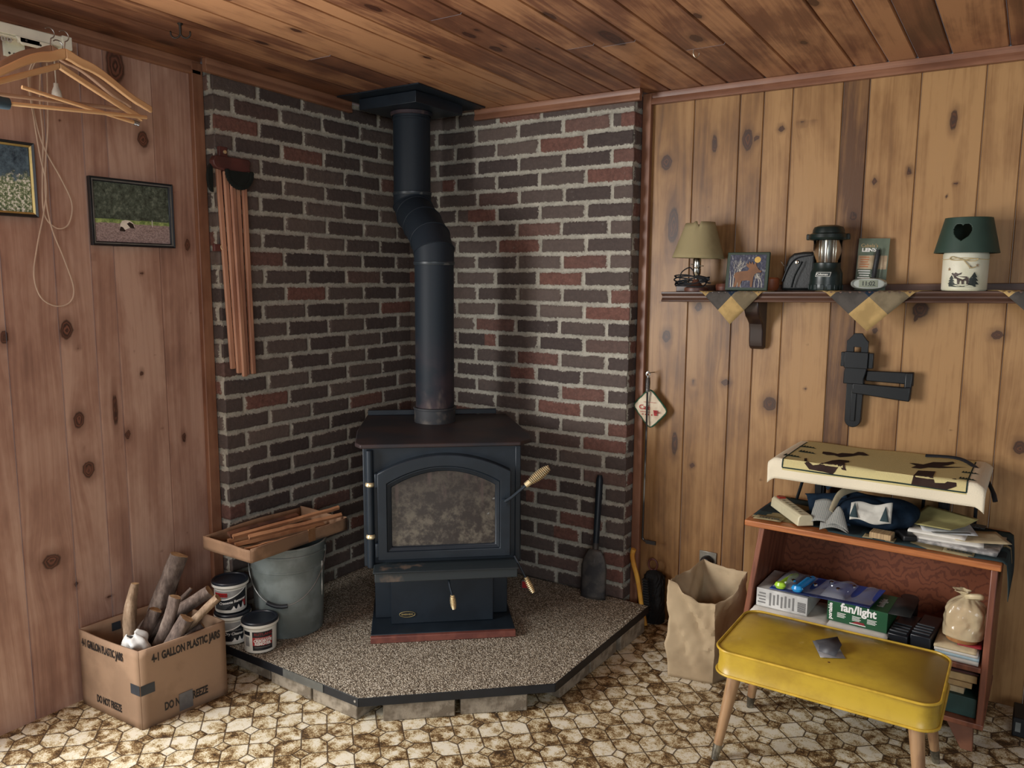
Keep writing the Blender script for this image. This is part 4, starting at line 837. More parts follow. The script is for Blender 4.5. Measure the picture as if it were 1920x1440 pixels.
b.grid(qf, 20, 20); pb = b.obj('pad', mat('quilt_cream',(222,210,186),.9,0,c2=(204,186,160),scale=14), ph, solid=.004)
b = MB(); rim = [qf(t,0) for t in np.linspace(.0,1,9)[:-1]]+[qf(1,t) for t in np.linspace(0,1,9)[:-1]]+[qf(1-t,1) for t in np.linspace(0,1,9)[:-1]]+[qf(0,1-t) for t in np.linspace(0,1,9)[:-1]]
b.tube(rim, .0035, 8, True); b.obj('green_edging', mat('green_binding',(40,84,58),.8), ph)
RI = mat('ink_red', (176,52,50), .7); fr = lambda x,z: frame((x,-.0105,z),(1,0,0),(0,0,1))
text(pb,'Café',RI,.026,fr(-.022,.004),bold=.0003); text(pb,'Café',RI,.013,fr(.033,-.012))
b = MB(); b.box((-.02,-.0105,-.014),(.042,.0006,.0018)); b.box((.0,-.0105,.026),(.052,.0006,.0014)); b.prism([(.016,-.004),(.020,-.026),(.032,-.026),(.034,-.004)], -.0109,-.0104,'y')
for k in range(4): b.box((-.03+.013*k,-.0105,-.024),(.004,.0006,.005))
b.obj('red_print', RI, pb)
ou = thing('wall_outlet', 'metal wall outlet with a black plug, above the paper bag', 'outlet', (-1.014,YR,.290))
b = MB(); b.box2((-.0345,-.006,-.057),(.0345,.0,.034)); b.obj('cover_plate', mat('plate_metal',(150,146,136),.35,.6), ou, bevel=.002)
b = MB(); b.lathe([(0,.0),(.024,.0),(.024,.018),(.018,.030),(0,.032)], 20, (.0,-.006,-.004), True, (0,-1,0)); b.obj('plug', BLK, ou)
b = MB(); b.tube(smooth_path([(.0,-.030,-.012),(-.01,-.045,-.03),(-.018,-.04,-.06),(-.02,-.03,-.12)],5), .004, 8); b.obj('plug_lead', mat('lead_grey',(140,138,126),.5), ou)
# ------------------------------------------------------------------ paper bag
KR = mat('kraft_paper', (178,158,128), .85, 0, c2=(158,138,110), scale=5, bump=.15, bscale=60, spec=.2)
pbg = thing('paper_bag', 'open brown paper grocery bag beside the bookcase', 'bag', (-.892,2.63,0))
FLo, FRo, BRo, BLo = Vector((-.100,-.104)), Vector((.052,-.074)), Vector((.108,.07)), Vector((-.056,.105))
def per(u):
    u = (u % 1.0)*4; i = int(u); t = u-i; Q = [FLo,FRo,BRo,BLo]; return Q[i].lerp(Q[(i+1)%4], t), i, t
def hgt(u):
    k = [(0,.356),(.05,.345),(.085,.318),(.13,.300),(.16,.285),(.25,.288),(.33,.292),(.42,.325),(.5,.372),(.62,.362),(.75,.372),(.88,.352),(1,.356)]
    for (a,x),(c,y) in zip(k,k[1:]):
        if a <= u <= c: return x+(y-x)*(u-a)/(c-a)
    return .356
def bagw(u, v):
    p, i, t = per(u); z = hgt(u % 1.0)*v
    q = p*(1.0+.05*math.sin(v*2.6)+(.02 if v > .9 else 0)); nn = p.normalized()
    w = .020*(float(vnoise(np.array(u*13.0+v*3),np.array(v*5+u*9),4))-.5)+.009*(float(vnoise(np.array(u*34.0-v*12),np.array(v*9+u*14),6))-.5); w *= min(1,v*4)
    w -= .018*math.sin(math.pi*t)*(1 if i in (1,3) else .25)*math.sin(math.pi*min(1,v*1.1))
    q = q+nn*w; return (q.x,q.y,z+.001)
b = MB(); b.grid(bagw, 96, 26); bb_ = b.obj('bag_wall', KR, pbg, smooth=22, solid=.0008)
b = MB(); b.prism([tuple(FLo),tuple(FRo),tuple(BRo),tuple(BLo)], .0005,.0015); b.obj('bag_bottom', KR, pbg)
b = MB()
for (a, c) in (((-.005,.0),(.004,.018)),((.004,.018),(.012,.004)),((-.004,-.012),(.006,.002))): b.tube([(a[0]-.104,-.092+a[0],.172+a[1]),(c[0]-.104,-.096+c[0],.172+c[1])], .0022, 6)
b.obj('black_mark', INKK, pbg)
# ------------------------------------------------------------------ black swing-arm holder on the right wall
PL = mat('black_plastic', (22,26,29), .32, 0, var=.04, spec=.5)
def mx(X): return (X/6-88)*.00178+.0
def mz(Y): return -(Y/6-27)*.00187
ho_ = thing('swing_arm_holder', 'black plastic swing-arm holder screwed to the right wall below the shelf', 'wall bracket', (-.506,YR,1.209))
def slab(b, X0, X1, Y0, Y1, y0, y1): b.box2((mx(X0),-y0,mz(Y0)),(mx(X1),-y1,mz(Y1)))
b = MB(); pr = [(495,150),(580,150),(592,172),(640,232),(650,232),(652,360),(575,362),(575,303),(500,303),(500,362),(418,360),(418,232),(430,228),(480,172)]
b.prism([(mx(x),mz(y)) for x,y in pr], -.052,-.040,'y'); b.obj('top_hook', PL, ho_, bevel=.0015)
b = MB(); slab(b,405,660,355,535,.030,.062); slab(b,365,408,362,522,.036,.056); slab(b,660,714,362,530,.036,.056); b.obj('clamp_head', PL, ho_, bevel=.002)
b = MB(); b.prism([(mx(x),mz(y)) for x,y in [(415,530),(645,530),(640,590),(622,650),(625,715),(400,715),(402,590)]], -.050,-.012,'y'); b.obj('neck', PL, ho_, bevel=.003)
b = MB()
pts = [(430,715),(612,715),(606,1120)]+[(518+88*math.cos(a),1120+88*math.sin(a)) for a in np.linspace(0,math.pi,12)]+[(430,1120)]
b.prism([(mx(x),mz(y)) for x,y in pts], -.032,-.004,'y'); b.obj('slide', PL, ho_, bevel=.002)
b = MB(); slab(b,492,545,720,1135,.032,.037); b.obj('slide_rib', PL, ho_, bevel=.0015)
b = MB(); b.prism([(mx(x),mz(y)) for x,y in [(640,562),(1040,552),(1135,545),(1135,700),(1040,680),(640,672)]], -.040,-.022,'y'); b.obj('upper_arm', PL, ho_, bevel=.003)
b = MB(); b.prism([(mx(x),mz(y)) for x,y in [(505,705),(1040,712),(1115,705),(1112,862),(1030,858),(640,825),(505,815)]], -.052,-.034,'y'); b.obj('lower_arm', PL, ho_, bevel=.003)
b = MB(); b.prism([(mx(x),mz(y)) for x,y in [(1045,556),(1132,548),(1116,856),(1045,850)]], -.046,-.020,'y'); b.obj('elbow_joint', PL, ho_, bevel=.004)
# ------------------------------------------------------------------ plate shelf on the right wall
SW = mat('shelf_walnut', (92,66,52), .4, 0, c2=(66,46,38), scale=7, stretch=(.3,3,3), spec=.5)
SX0, SX1 = -1.188, 0.55; SYF = 2.828
def sz(x): return 1.344+.0165*(x+1.188)
shf = thing('wall_shelf', 'dark walnut plate shelf along the right wall with a moulded front', 'shelf', (0,YR,0))
def tilt(b):                                                   # the shelf hangs slightly out of level
    b.v = [(x,y,z+.0165*(x+1.188)) for x,y,z in b.v]
b = MB(); prof = [(-.142,1.344),(0,1.344),(0,1.326),(-.118,1.326),(-.120,1.307),(-.138,1.307),(-.141,1.311),(-.137,1.317),(-.131,1.322),(-.131,1.328),(-.138,1.333),(-.142,1.338)]
n = 24; vs = []; k = len(prof)
for i in range(n+1): vs += [(SX0+(SX1-SX0)*i/n,y,z) for y,z in prof]
b.add(vs, [(i*k+j,i*k+(j+1)%k,(i+1)*k+(j+1)%k,(i+1)*k+j) for i in range(n) for j in range(k)]+[tuple(range(k))[::-1],tuple(n*k+j for j in range(k))]); tilt(b)
b.obj('board', SW, shf, bevel=.0012)
b = MB(); b.box2((SX0+.01,-.020,1.344),(SX1,-.0,1.368)); tilt(b); b.obj('back_rail', SW, shf, bevel=.002)
b = MB(); b.box2((SX0+.02,-.112,1.326),(SX0+.034,-.02,1.306)); tilt(b); b.obj('end_block', SW, shf)
DKW = mat('bracket_dark', (52,38,34), .35, 0, var=.1, scale=8)
for bxx in (-.829,.12):
    b = MB(); pr = [(0,1.312),(0,1.135),(-.020,1.132),(-.034,1.140),(-.042,1.165),(-.042,1.20),(-.050,1.225),(-.075,1.242),(-.098,1.255),(-.112,1.275),(-.114,1.312)]
    b.prism(pr, bxx-.052, bxx, 'x'); b.v = [(x,y,z+.0165*(bxx+1.188)) for x,y,z in b.v]; b.obj('bracket', DKW, shf, bevel=.005)
# checkered cloth corners hanging over the front edge
CG = mat('check_gold', (178,150,100), .9, 0, bump=.2, bscale=500, spec=.1); CK = mat('check_khaki', (124,112,90), .9, 0, bump=.2, bscale=500, spec=.1); CD = mat('check_charcoal', (82,78,74), .9, 0, bump=.2, bscale=500, spec=.1); CN = mat('check_navy', (38,52,68), .9, 0, bump=.2, bscale=500, spec=.1)
def check_cloth(cx, half, drop, label):
    """square table topper laid cornerwise: one corner hangs over the shelf edge"""
    b = MB(); s = 4; n = 4; W_ = half*2; 
    def P(i, j):                                               # i, j in cells along the two lower edges from the hanging corner
        x = cx+(i-j)*half/2.35; h = (i+j)*drop/2.35/1.0; e = drop
        if h <= e: return (x, SYF-.0045-.003*math.sin(x*60)*(1-h/e), sz(x)+.002-(e-h))
        return (x, min(SYF-.0045+(h-e), YR-.022), sz(x)+.0018+.0006*math.sin(x*40))
    cols = {(0,0):0,(1,0):1,(0,1):2,(1,1):3,(2,0):0,(0,2):0}
    for i in range(s):
        for j in range(s):
            if i+j > 2: continue
            b.mi = cols.get((i,j),3)
            vs = [P(i+a/n,j+c/n) for a in range(n+1) for c in range(n+1)]
            b.add(vs, [(a*(n+1)+c,(a+1)*(n+1)+c,(a+1)*(n+1)+c+1,a*(n+1)+c+1) for a in range(n) for c in range(n)])
    o = b.obj('table_topper', [CG,CK,CD,CN], solid=.0012, smooth=60); return tag(o, label, 'cloth', 'checkered cloth corners on the shelf')
check_cloth(-.918,.112,.118,'checkered cloth corner hanging from the shelf below the moose plaque')
check_cloth(-.462,.140,.132,'checkered cloth corner hanging from the shelf below the little clock')
check_cloth(.045,.140,.132,'checkered cloth corner at the right picture edge')
# --- small lamp
lz_ = sz(-1.068)+.0008
lp_ = thing('table_lamp', 'small table lamp with a torn khaki shade at the left end of the shelf', 'lamp', (-1.068,2.872,lz_))
SHD = mat('khaki_shade', (150,138,104), .9, 0, c2=(136,124,92), scale=6, bump=.15, bscale=300, spec=.1)
b = MB(); n = 48; vs = []; fs = []
for k in range(n):
    a = 2*math.pi*k/n
    for v_ in range(9):
        t = v_/8; r_ = .0945+(.052-.0945)*t; z = .122+.126*t; zz = z+(.006*t*t if math.sin(a-4.4) > .2 else 0) - (.020*t**6 if abs(((a-4.95+math.pi) % (2*math.pi))-math.pi) < .10 else 0)
        vs.append((r_*math.cos(a), r_*math.sin(a), zz))
fs = [(k*9+j, ((k+1)%n)*9+j, ((k+1)%n)*9+j+1, k*9+j+1) for k in range(n) for j in range(8)]
b.add(vs, fs); sd_ = b.obj('lamp_shade', SHD, lp_, solid=.0016); sd_.rotation_euler = (.0,.03,0)
NK = mat('nickel', (196,190,176), .2, 1.0, var=.05)
b = MB(); b.lathe([(.0,.058),(.011,.058),(.0145,.066),(.0150,.084),(.0135,.086),(.0150,.090),(.0145,.118),(.012,.124),(0,.124)], 20); b.cyl((.013,0,.094),(.026,-.004,.094),.0022); b.cyl((-.013,0,.1),(-.022,-.003,.1),.0022); b.obj('socket', NK, lp_)
b = MB(); b.cyl((0,0,.044),(0,0,.060),.006); b.obj('stem', NK, lp_)
b = MB(); b.lathe([(0,0),(.042,0),(.044,.006),(.042,.014),(.032,.018),(.020,.026),(.014,.040),(.010,.046),(0,.046)], 36); b.obj('base', mat('lamp_wood',(104,68,54),.45,c2=(78,48,40)), lp_)
b = MB(); rr = random.Random(2); pts = []
for k in range(5):
    for q in range(10):
        a = 2*math.pi*q/10+k*.35; pts.append((-.005+(.058+.012*rr.random())*math.cos(a), -.020+.030*math.sin(a)-.012, .026+.012*math.sin(a*1.0+k)+.005*k+.006*rr.random()))
b.tube(smooth_path(pts,3), .0027, 6); b.tube(smooth_path([(.04,-.045,.042),(.02,-.05,.056),(.05,-.045,.05),(.062,-.04,.044)],5), .005, 6); b.tube(smooth_path([(-.05,-.04,.04),(-.045,-.035,.07),(-.02,-.02,.088),(-.005,-.012,.07)],6), .0022, 6)
b.obj('coiled_cord', BLK, lp_)
o = MB(); o.lathe([(0,0),(.052,0),(.056,.010),(.05,.018),(0,.018)], 24); oo = o.obj('wooden_dish', mat('dish_wood',(112,62,42),.45,c2=(88,46,34))); oo.location = (-.975,2.915,sz(-.975)+.0036); oo.scale = (.6,.5,1.4); tag(oo,'low brown wooden dish on the shelf between the lamp and the moose plaque','dish')
o = MB(); o.lathe([(0,0),(.028,0),(.036,.012),(.037,.040),(.030,.046),(0,.046)], 24); oo = o.obj('wooden_pot', mat('pot_orange',(148,82,48),.5)); oo.location = (-.806,2.915,sz(-.806)+.0036); oo.scale = (.8,.8,1); tag(oo,'small orange-brown wooden pot half hidden behind the moose plaque','pot')
# --- moose plaque
pq = thing('moose_plaque', 'square dark green plaque with a brown moose, white trees and a yellow moon', 'plaque', (-.877,2.852,sz(-.877)+.0042), 0); pq.rotation_euler = (-.16,0,.02)
GRN = mat('plaque_green', (40,58,44), .5)
b = MB(); b.box2((-.076,0,0),(.076,.010,.138)); b.obj('board', GRN, pq, bevel=.003)
NSKY = NT('night_scene'); _v = NSKY.co(); _n = NSKY.noise(NSKY.n('Mapping', {0: _v, 3: (1,1,.5)}).outputs[0], 150, 4, .7)
NS = NSKY.done(NSKY.ramp(_n, [(.45, srgb(34,36,58)), (.60, srgb(70,74,92)), (.70, srgb(190,188,176))]), .4)
b = MB(); b.box2((-.064,-.0006,.010),(.064,0,.128)); sc_ = b.obj('painting', NS, pq)
b = MB(); b.lathe([(0,0),(.011,0),(0,.0004)], 24, (.034,-.0007,.110), False, (0,-1,0)); b.obj('moon', mat('moon_yellow',(222,178,86),.5), sc_)
TW = mat('birch_white', (212,206,190), .6); rr = random.Random(4)
def twig(x, z, a, L_, w, d):
    x1, z1 = x+L_*math.sin(a), z+L_*math.cos(a)
    if abs(x1) > .062 or z1 > .126: return
    b.tube([(x,-.0012,z),(x1,-.0012,z1)], [w,w*.7], 4)
    if d:
        for k in range(2): twig(x1,z1,a+rr.uniform(-.6,.6),L_*.72,w*.65,d-1)
for x0 in (-.055,-.046,-.032,.030,.044,.055,-.02):
    b = MB(); twig(x0,.012,rr.uniform(-.1,.1),.034 if x0 < 0 else .018,.0016 if x0 < -.04 else .0011,4)
    b.obj('white_tree', TW, sc_)
MOO = [(-.040,.012),(-.036,.040),(-.042,.052),(-.036,.064),(-.018,.068),(.006,.070),(.012,.078),(.000,.088),(.002,.098),(.008,.092),(.010,.104),(.016,.094),(.021,.103),(.025,.092),(.034,.100),(.036,.088),(.040,.082),(.046,.074),(.056,.070),(.054,.064),(.042,.064),(.032,.058),(.028,.046),(.026,.012),(.020,.012),(.018,.034),(.006,.036),(-.012,.034),(-.018,.012),(-.024,.012),(-.026,.032),(-.032,.012)]
b = MB(); b.prism([(x-.004,z) for x,z in MOO], -.0030,-.0006,'y'); b.obj('moose', mat('moose_brown',(122,82,52),.6), sc_)
# --- black pouch
pc = thing('zip_pouch', 'black leather zip pouch leaning beside the camping lantern', 'pouch', (-.700,2.925,sz(-.70)+.0036))
b = MB(); PO = [(-.070,.0),(-.068,.03),(-.060,.080),(-.049,.114),(-.032,.129),(.0,.134),(.03,.134),(.042,.130),(.042,.0)]
b.prism(PO, -.008,.020,'y'); LEA = mat('black_leather',(26,30,30),.45,0,bump=.2,bscale=200); b.obj('body', LEA, pc, bevel=.009, seg=3)
b = MB(); b.tube(smooth_path([(-.066,-.012,.03),(-.045,-.013,.085),(-.02,-.014,.112),(.03,-.011,.122)],5), .0022, 6); b.obj('zip', BLK, pc)
b = MB(); b.lathe([(0,0),(.007,.0),(.006,.004),(0,.006)], 12, (-.018,-.010,.098), False, (0,-1,0)); b.obj('snap', NK, pc)
b = MB(); b.tube(smooth_path([(-.060,-.02,.085),(-.068,-.022,.098),(-.072,-.02,.105)],4), .0016, 6); b.obj('zip_pull', NK, pc)
b = MB(); b.tube(smooth_path([(-.03,-.022,.01),(-.02,-.026,.05),(-.004,-.026,.085),(.002,-.022,.10)],5), [.004]*16, 6, False, .4); b.obj('strap', LEA, pc)
# --- camping lantern
LG = mat('lantern_green', (20,34,32), .35, 0, var=.05, spec=.5); lx = -.611
ln = thing('camping_lantern', 'dark green battery camping lantern with a clear globe on the shelf', 'lantern', (lx,2.879,sz(lx)+.0036))
b = MB(); b.lathe([(0,0),(.052,0),(.054,.003),(.054,.020),(.053,.026),(.052,.046),(.052,.058),(.047,.070),(.044,.076),(.044,.092),(.038,.094),(0,.094)], 40); base_ = b.obj('lantern_base', LG, ln)
for k in range(9):
    b = MB(); a = -math.pi/2+(k-4)*.42; b.box((.0545*math.cos(a),.0545*math.sin(a),.011),(.003,.012,.018),Matrix.Rotation(a,3,'Z')); b.obj('foot_rib', LG, base_, bevel=.001)
def clear(name, tint, rough=.03):
    t = NT(name); t.b.inputs['Transmission Weight'].default_value = 1.0; t.b.inputs['IOR'].default_value = 1.12; return t.done(tint, rough)
GL = clear('clear_plastic', (.96,.97,.96,1))
b = MB(); b.lathe([(.044,.094),(.046,.170)], 40, (0,0,0), False); b.obj('globe', GL, ln, solid=.0015)
b = MB()
for k in range(8):
    a = 2*math.pi*k/8+.2; b = MB(); b.cyl((.026*math.cos(a),.026*math.sin(a),.096),(.026*math.cos(a),.026*math.sin(a),.170),.0022,None,8); b.obj('guard_rod', NK, ln)
b = MB(); b.lathe([(.016,.094),(.016,.170)], 24); b.obj('mantle_tube', mat('mantle_silver',(190,190,184),.25,.7,c2=(120,120,116),scale=30,stretch=(6,6,.2)), ln)
b = MB(); b.lathe([(.040,.166),(.060,.170),(.064,.176),(.062,.188),(.052,.192),(.050,.204),(.046,.212),(.030,.218),(0,.219)], 40); b.obj('lantern_cap', LG, ln)
for s_ in (-1,1):
    b = MB(); b.box((s_*.064,0,.180),(.012,.020,.020)); b.obj('handle_lug', LG, ln, bevel=.003)
fr = lambda x,z,y=-.0532: frame((x,y,z),(1,0,0),(0,0,1))
bd_ = MB(); bd_.prism([(-.024,.046),(-.020,.061),(.027,.061),(.023,.046)], -.0535,-.0525,'y'); bq = bd_.obj('maker_badge', mat('badge_white',(212,212,204),.5), base_)
bd_ = MB(); bd_.prism([(-.0225,.0472),(-.0190,.0598),(.0255,.0598),(.0220,.0472)], -.0539,-.0533,'y'); bd_.obj('badge_field', LG, bq)
text(bq,'Coleman',mat('badge_white',(0,0,0)),.0105,fr(-.002,.0534,-.0540),bold=.0003)
# --- blister card with a lens pen, and the little clock
cd_ = thing('blister_card', 'green blister card with a black lens pen, leaning on the wall behind the clock', 'package', (-.478,2.925,sz(-.478)+.0022)); cd_.rotation_euler = (-.13,.02,.05)
CGN = mat('card_green', (70,84,70), .45, 0, c2=(96,106,88), scale=6)
b = MB(); b.box2((-.049,0,0),(.047,.0015,.176)); b.obj('card', CGN, cd_)
b = MB(); b.box2((-.046,-.0006,.072),(.044,0,.118)); b.obj('tan_band', mat('card_tan',(178,158,128),.5,c2=(150,128,100)), cd_)
b = MB(); b.cyl((.008,-.007,.035),(.014,-.007,.12),.0075,.0085); b.cyl((.014,-.007,.12),(.0145,-.007,.136),.006); b.obj('pen', BLK, cd_)
b = MB(); b.box2((-.003,-.0155,.024),(.025,-.0008,.142)); b.obj('blister', GL, cd_, bevel=.006)
fr2 = lambda x,z: frame((x,-.0009,z),(1,0,0),(0,0,1))
text(cd_,"Cabela's",mat('ink_tan',(178,150,104),.5),.017,fr2(-.014,.151),sx=.95); text(cd_,'LENS',INKW,.0165,fr2(-.014,.136),sx=1.25,bold=.0007)
for k in range(5):
    b = MB(); b.box((-.026+.001*(k%2),-.0012,.112-.008*k),(.030-.003*(k%3),.0005,.0032)); b.obj('orange_line', mat('ink_orange',(176,104,56),.5), cd_)
for k in range(6):
    b = MB(); b.box((-.022,-.0009,.066-.0078*k),(.042-.006*(k%3),.0005,.0028)); b.obj('white_line', INKW, cd_)
ck = thing('digital_clock', 'small silver oval digital clock at the front of the shelf', 'clock', (-.472,2.868,sz(-.472)+.0040))
SIL = mat('silver_plastic', (176,180,172), .28, .5, var=.05)
b = MB(); vs = []; n, sg = 16, 36
def ov(a, s): return (.055*s*math.copysign(abs(math.cos(a))**.75,math.cos(a)), .021+.019*s*math.copysign(abs(math.sin(a))**.85,math.sin(a)))
for (y,s) in ((-.012,.82),(-.016,.90),(-.010,1.0),(.006,1.0),(.014,.86)): vs += [(ov(2*math.pi*k/sg,s)[0],y,ov(2*math.pi*k/sg,s)[1]) for k in range(sg)]
b.add(vs, [(i*sg+j,i*sg+(j+1)%sg,(i+1)*sg+(j+1)%sg,(i+1)*sg+j) for i in range(4) for j in range(sg)]+[tuple(range(sg))[::-1],tuple(4*sg+j for j in range(sg))]); b.obj('case', SIL, ck)
b = MB(); b.box2((-.029,-.0130,.009),(.029,-.0115,.033)); dsp = b.obj('display', mat('lcd',(134,140,122),.3), ck, bevel=.001)
text(dsp,'11:02',mat('lcd_ink',(36,40,38),.4),.020,frame((0,-.0134,.021),(1,0,0),(0,0,1)),sx=.95,bold=.0003)
# --- candle jar lamp
jx = -.198
jr = thing('candle_lamp', 'white jar candle lamp with a dark green shade and heart cut-out, on the shelf', 'candle lamp', (jx,2.876,sz(jx)+.0012))
JW = mat('jar_frosted', (214,210,190), .5, 0, c2=(198,196,170), scale=6, bump=.1, bscale=300)
b = MB(); b.lathe([(0,0),(.060,0),(.063,.004),(.0635,.06),(.0635,.112),(.060,.118),(.056,.119),(.056,.02),(0,.02)], 44); jb = b.obj('jar', JW, jr)
# shade with a real heart opening
def heart(x, z):                                              # <0 inside
    X, Z = x/.0240, (z-.176)/.0235+.1; return (X*X+Z*Z-1)**3 - X*X*Z**3
b = MB(); n, m_ = 240, 66; keep = []
def SP(i, j):
    t = j/m_; z = .116+.107*t; r_ = .089-.025*t if t < .93 else .089-.025*t-.0*(t-.93); 
    if t < .06: r_ -= .0
    a = 2*math.pi*i/n; return (r_*math.cos(a), r_*math.sin(a), z, a)
vs = [SP(i,j)[:3] for i in range(n) for j in range(m_+1)]; fs = []
for i in range(n):
    for j in range(m_):
        x_, y_, z_, a_ = SP(i+.5,j+.5); d_ = ((a_+math.radians(98)+math.pi) % (2*math.pi))-math.pi
        if abs(d_) < .5 and heart(d_*.075*1.05, z_) < 0: continue
        fs.append((i*(m_+1)+j, ((i+1)%n)*(m_+1)+j, ((i+1)%n)*(m_+1)+j+1, i*(m_+1)+j+1))
b.add(vs, fs); SG = mat('shade_green',(40,62,52),.55,0,var=.06)
sh_ = b.obj('lamp_shade', SG, jr, solid=.004)
b = MB(); b.lathe([(.064,.2225),(.050,.2245),(.048,.2225)], 44, (0,0,0), False); b.obj('shade_rim', SG, sh_)
JB = mat('stencil_brown', (70,56,50), .6); JG = mat('stencil_green', (36,44,40), .6)
def on_jar(poly, r_, m, name):
    b = MB(); n = len(poly); f = lambda x,z,R_: (R_*math.sin(x/R_),-R_*math.cos(x/R_),z)
    # fine strips so the silhouette bends round the jar
    b.add([f(x,z,r_) for x,z in poly]+[f(x,z,r_+.0012) for x,z in poly],[tuple(range(n))[::-1],tuple(range(n,2*n))]+[(i,(i+1)%n,n+(i+1)%n,n+i) for i in range(n)]); return b.obj(name, m, jb, smooth=0)
on_jar([(-.040,.013),(-.041,.020),(-.034,.022),(-.020,.020),(.0,.021),(.02,.020),(.036,.022),(.038,.013),(.02,.012),(.0,.0125),(-.02,.012)], .0640, JG, 'ground_strip')
def tree(x, z, s): return [(x-.004*s,z),(x-.012*s,z),(x-.004*s,z+.008*s),(x-.010*s,z+.008*s),(x-.003*s,z+.016*s),(x-.007*s,z+.016*s),(x,z+.028*s),(x+.007*s,z+.016*s),(x+.003*s,z+.016*s),(x+.010*s,z+.008*s),(x+.004*s,z+.008*s),(x+.012*s,z),(x+.004*s,z)]
on_jar(tree(-.033,.021,.95), .0641, JG, 'stencil_tree'); on_jar(tree(.031,.020,1.35), .0641, JG, 'stencil_tree'); on_jar(tree(.022,.021,.8), .0641, JG, 'stencil_tree')
on_jar([(-.014,.020),(-.016,.036),(-.024,.038),(-.027,.046),(-.034,.052),(-.030,.055),(-.026,.051),(-.022,.056),(-.014,.052),(-.004,.056),(-.006,.050),(-.016,.046),(-.012,.044),(.010,.044),(.016,.038),(.016,.020),(.011,.020),(.010,.030),(.004,.032),(.003,.020),(-.002,.020),(-.004,.032),(-.008,.030),(-.010,.020)], .0642, JB, 'stencil_moose')
def star(x, z, s): return [(x+s*(1 if k%2 == 0 else .45)*math.sin(math.pi*k/5), z+s*(1 if k%2 == 0 else .45)*math.cos(math.pi*k/5)) for k in range(10)]
for x, z in ((-.042,.066),(.018,.072),(.038,.078)): on_jar(star(x,z,.0055), .0641, mat('star_tan',(150,124,92),.6), 'stencil_star')
RAF = mat('raffia', (196,176,130), .8)
b = MB(); b.tube([(.0645*math.cos(a),.0645*math.sin(a),.098+.002*math.sin(3*a)) for a in np.linspace(0,2*math.pi,49)[:-1]], .0012, 6, True)
f = lambda x,z,d=.003: ((.064+d)*math.sin(x/.064),-(.064+d)*math.cos(x/.064),z)
b.obj('raffia_band', RAF, jb)
b = MB(); b.tube(smooth_path([f(0,.094),f(-.018,.100),f(-.034,.104),f(-.04,.098),f(-.03,.094),f(0,.094),f(.018,.097),f(.036,.098),f(.03,.092),f(.012,.091),f(0,.094),f(.010,.080),f(.020,.070),f(.032,.074)],6), .0016, 6); b.obj('raffia_bow', RAF, jb)
# ------------------------------------------------------------------ yellow vinyl stool
YV = NT('yellow_vinyl'); _v = YV.co(); _p = YV.n('SeparateXYZ', {0: _v})
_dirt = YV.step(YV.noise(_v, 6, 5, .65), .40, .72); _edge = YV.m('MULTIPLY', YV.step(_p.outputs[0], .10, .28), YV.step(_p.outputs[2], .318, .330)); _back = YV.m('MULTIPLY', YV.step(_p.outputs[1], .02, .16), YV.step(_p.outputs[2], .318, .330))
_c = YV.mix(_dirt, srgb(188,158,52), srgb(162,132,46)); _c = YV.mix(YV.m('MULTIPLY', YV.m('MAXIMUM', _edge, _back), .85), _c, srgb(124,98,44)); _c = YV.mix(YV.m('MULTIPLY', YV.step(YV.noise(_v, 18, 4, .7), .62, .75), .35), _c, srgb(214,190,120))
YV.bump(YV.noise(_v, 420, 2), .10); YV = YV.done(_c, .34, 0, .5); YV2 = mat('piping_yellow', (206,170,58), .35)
stl = thing('footstool', 'yellow vinyl footstool with tapered wooden legs in front of the bookcase', 'stool', (-.416,2.312,0))
sx_, sy_ = .289, .168
def rrect(hx, hy, r_, n=7):
    P_ = []
    for (cx, cy, a0) in ((hx-r_,hy-r_,0),(-hx+r_,hy-r_,90),(-hx+r_,-hy+r_,180),(hx-r_,-hy+r_,270)):
        P_ += [(cx+r_*math.cos(math.radians(a0+90*k/n)), cy+r_*math.sin(math.radians(a0+90*k/n))) for k in range(n+1)]
    return P_
b = MB(); rings = [(.0,.262,.0),(.004,.262,.05),(.0,.266,.05),(-.003,.30,.05),(.0,.332,.05),(-.010,.3335,.05),(-.022,.340,.06),(-.06,.3475,.06),(-.11,.3505,.05)]
vs = []; nn_ = len(rrect(1,1,.1))
for (d, z, r_) in rings[1:]: vs += [(x,y,z) for x,y in rrect(sx_+d,sy_+d,max(.012,.05+d*.3))]
nr = len(rings)-1
b.add(vs, [(i*nn_+j,i*nn_+(j+1)%nn_,(i+1)*nn_+(j+1)%nn_,(i+1)*nn_+j) for i in range(nr-1) for j in range(nn_)]+[tuple(range(nn_))[::-1],tuple((nr-1)*nn_+j for j in range(nn_))])
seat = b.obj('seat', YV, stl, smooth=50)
for z in (.334,.263):
    b = MB(); b.tube([(x,y,z) for x,y in rrect(sx_+.002,sy_+.002,.05,9)], .0036, 8, True); b.obj('piping', YV2, seat)
LEGW = mat('leg_wood', (160,126,90), .45, 0, c2=(128,96,68), scale=10, stretch=(3,3,.3)); FER = mat('ferrule', (150,146,132), .35, .8, c2=(96,92,84), scale=30)
for s1 in (-1,1):
    for s2 in (-1,1):
        top, ft = Vector((s1*.236,s2*.120,.264)), Vector((s1*.272,s2*.172,.0)); k = ft+(top-ft)*.17
        b = MB(); b.cyl(k, top, .0128, .0205, 18); lg = b.obj('leg', LEGW, stl)
        b = MB(); b.cyl(ft, k, .0100, .0134, 18); b.obj('ferrule', FER, lg)
b = MB()
def tp_(x, y, z): return (x,y,z)
T_ = Matrix.Translation((-.003,-.030,.3525)) @ Matrix.Rotation(math.radians(28),4,'Z') @ Matrix.Scale(1.2,4)
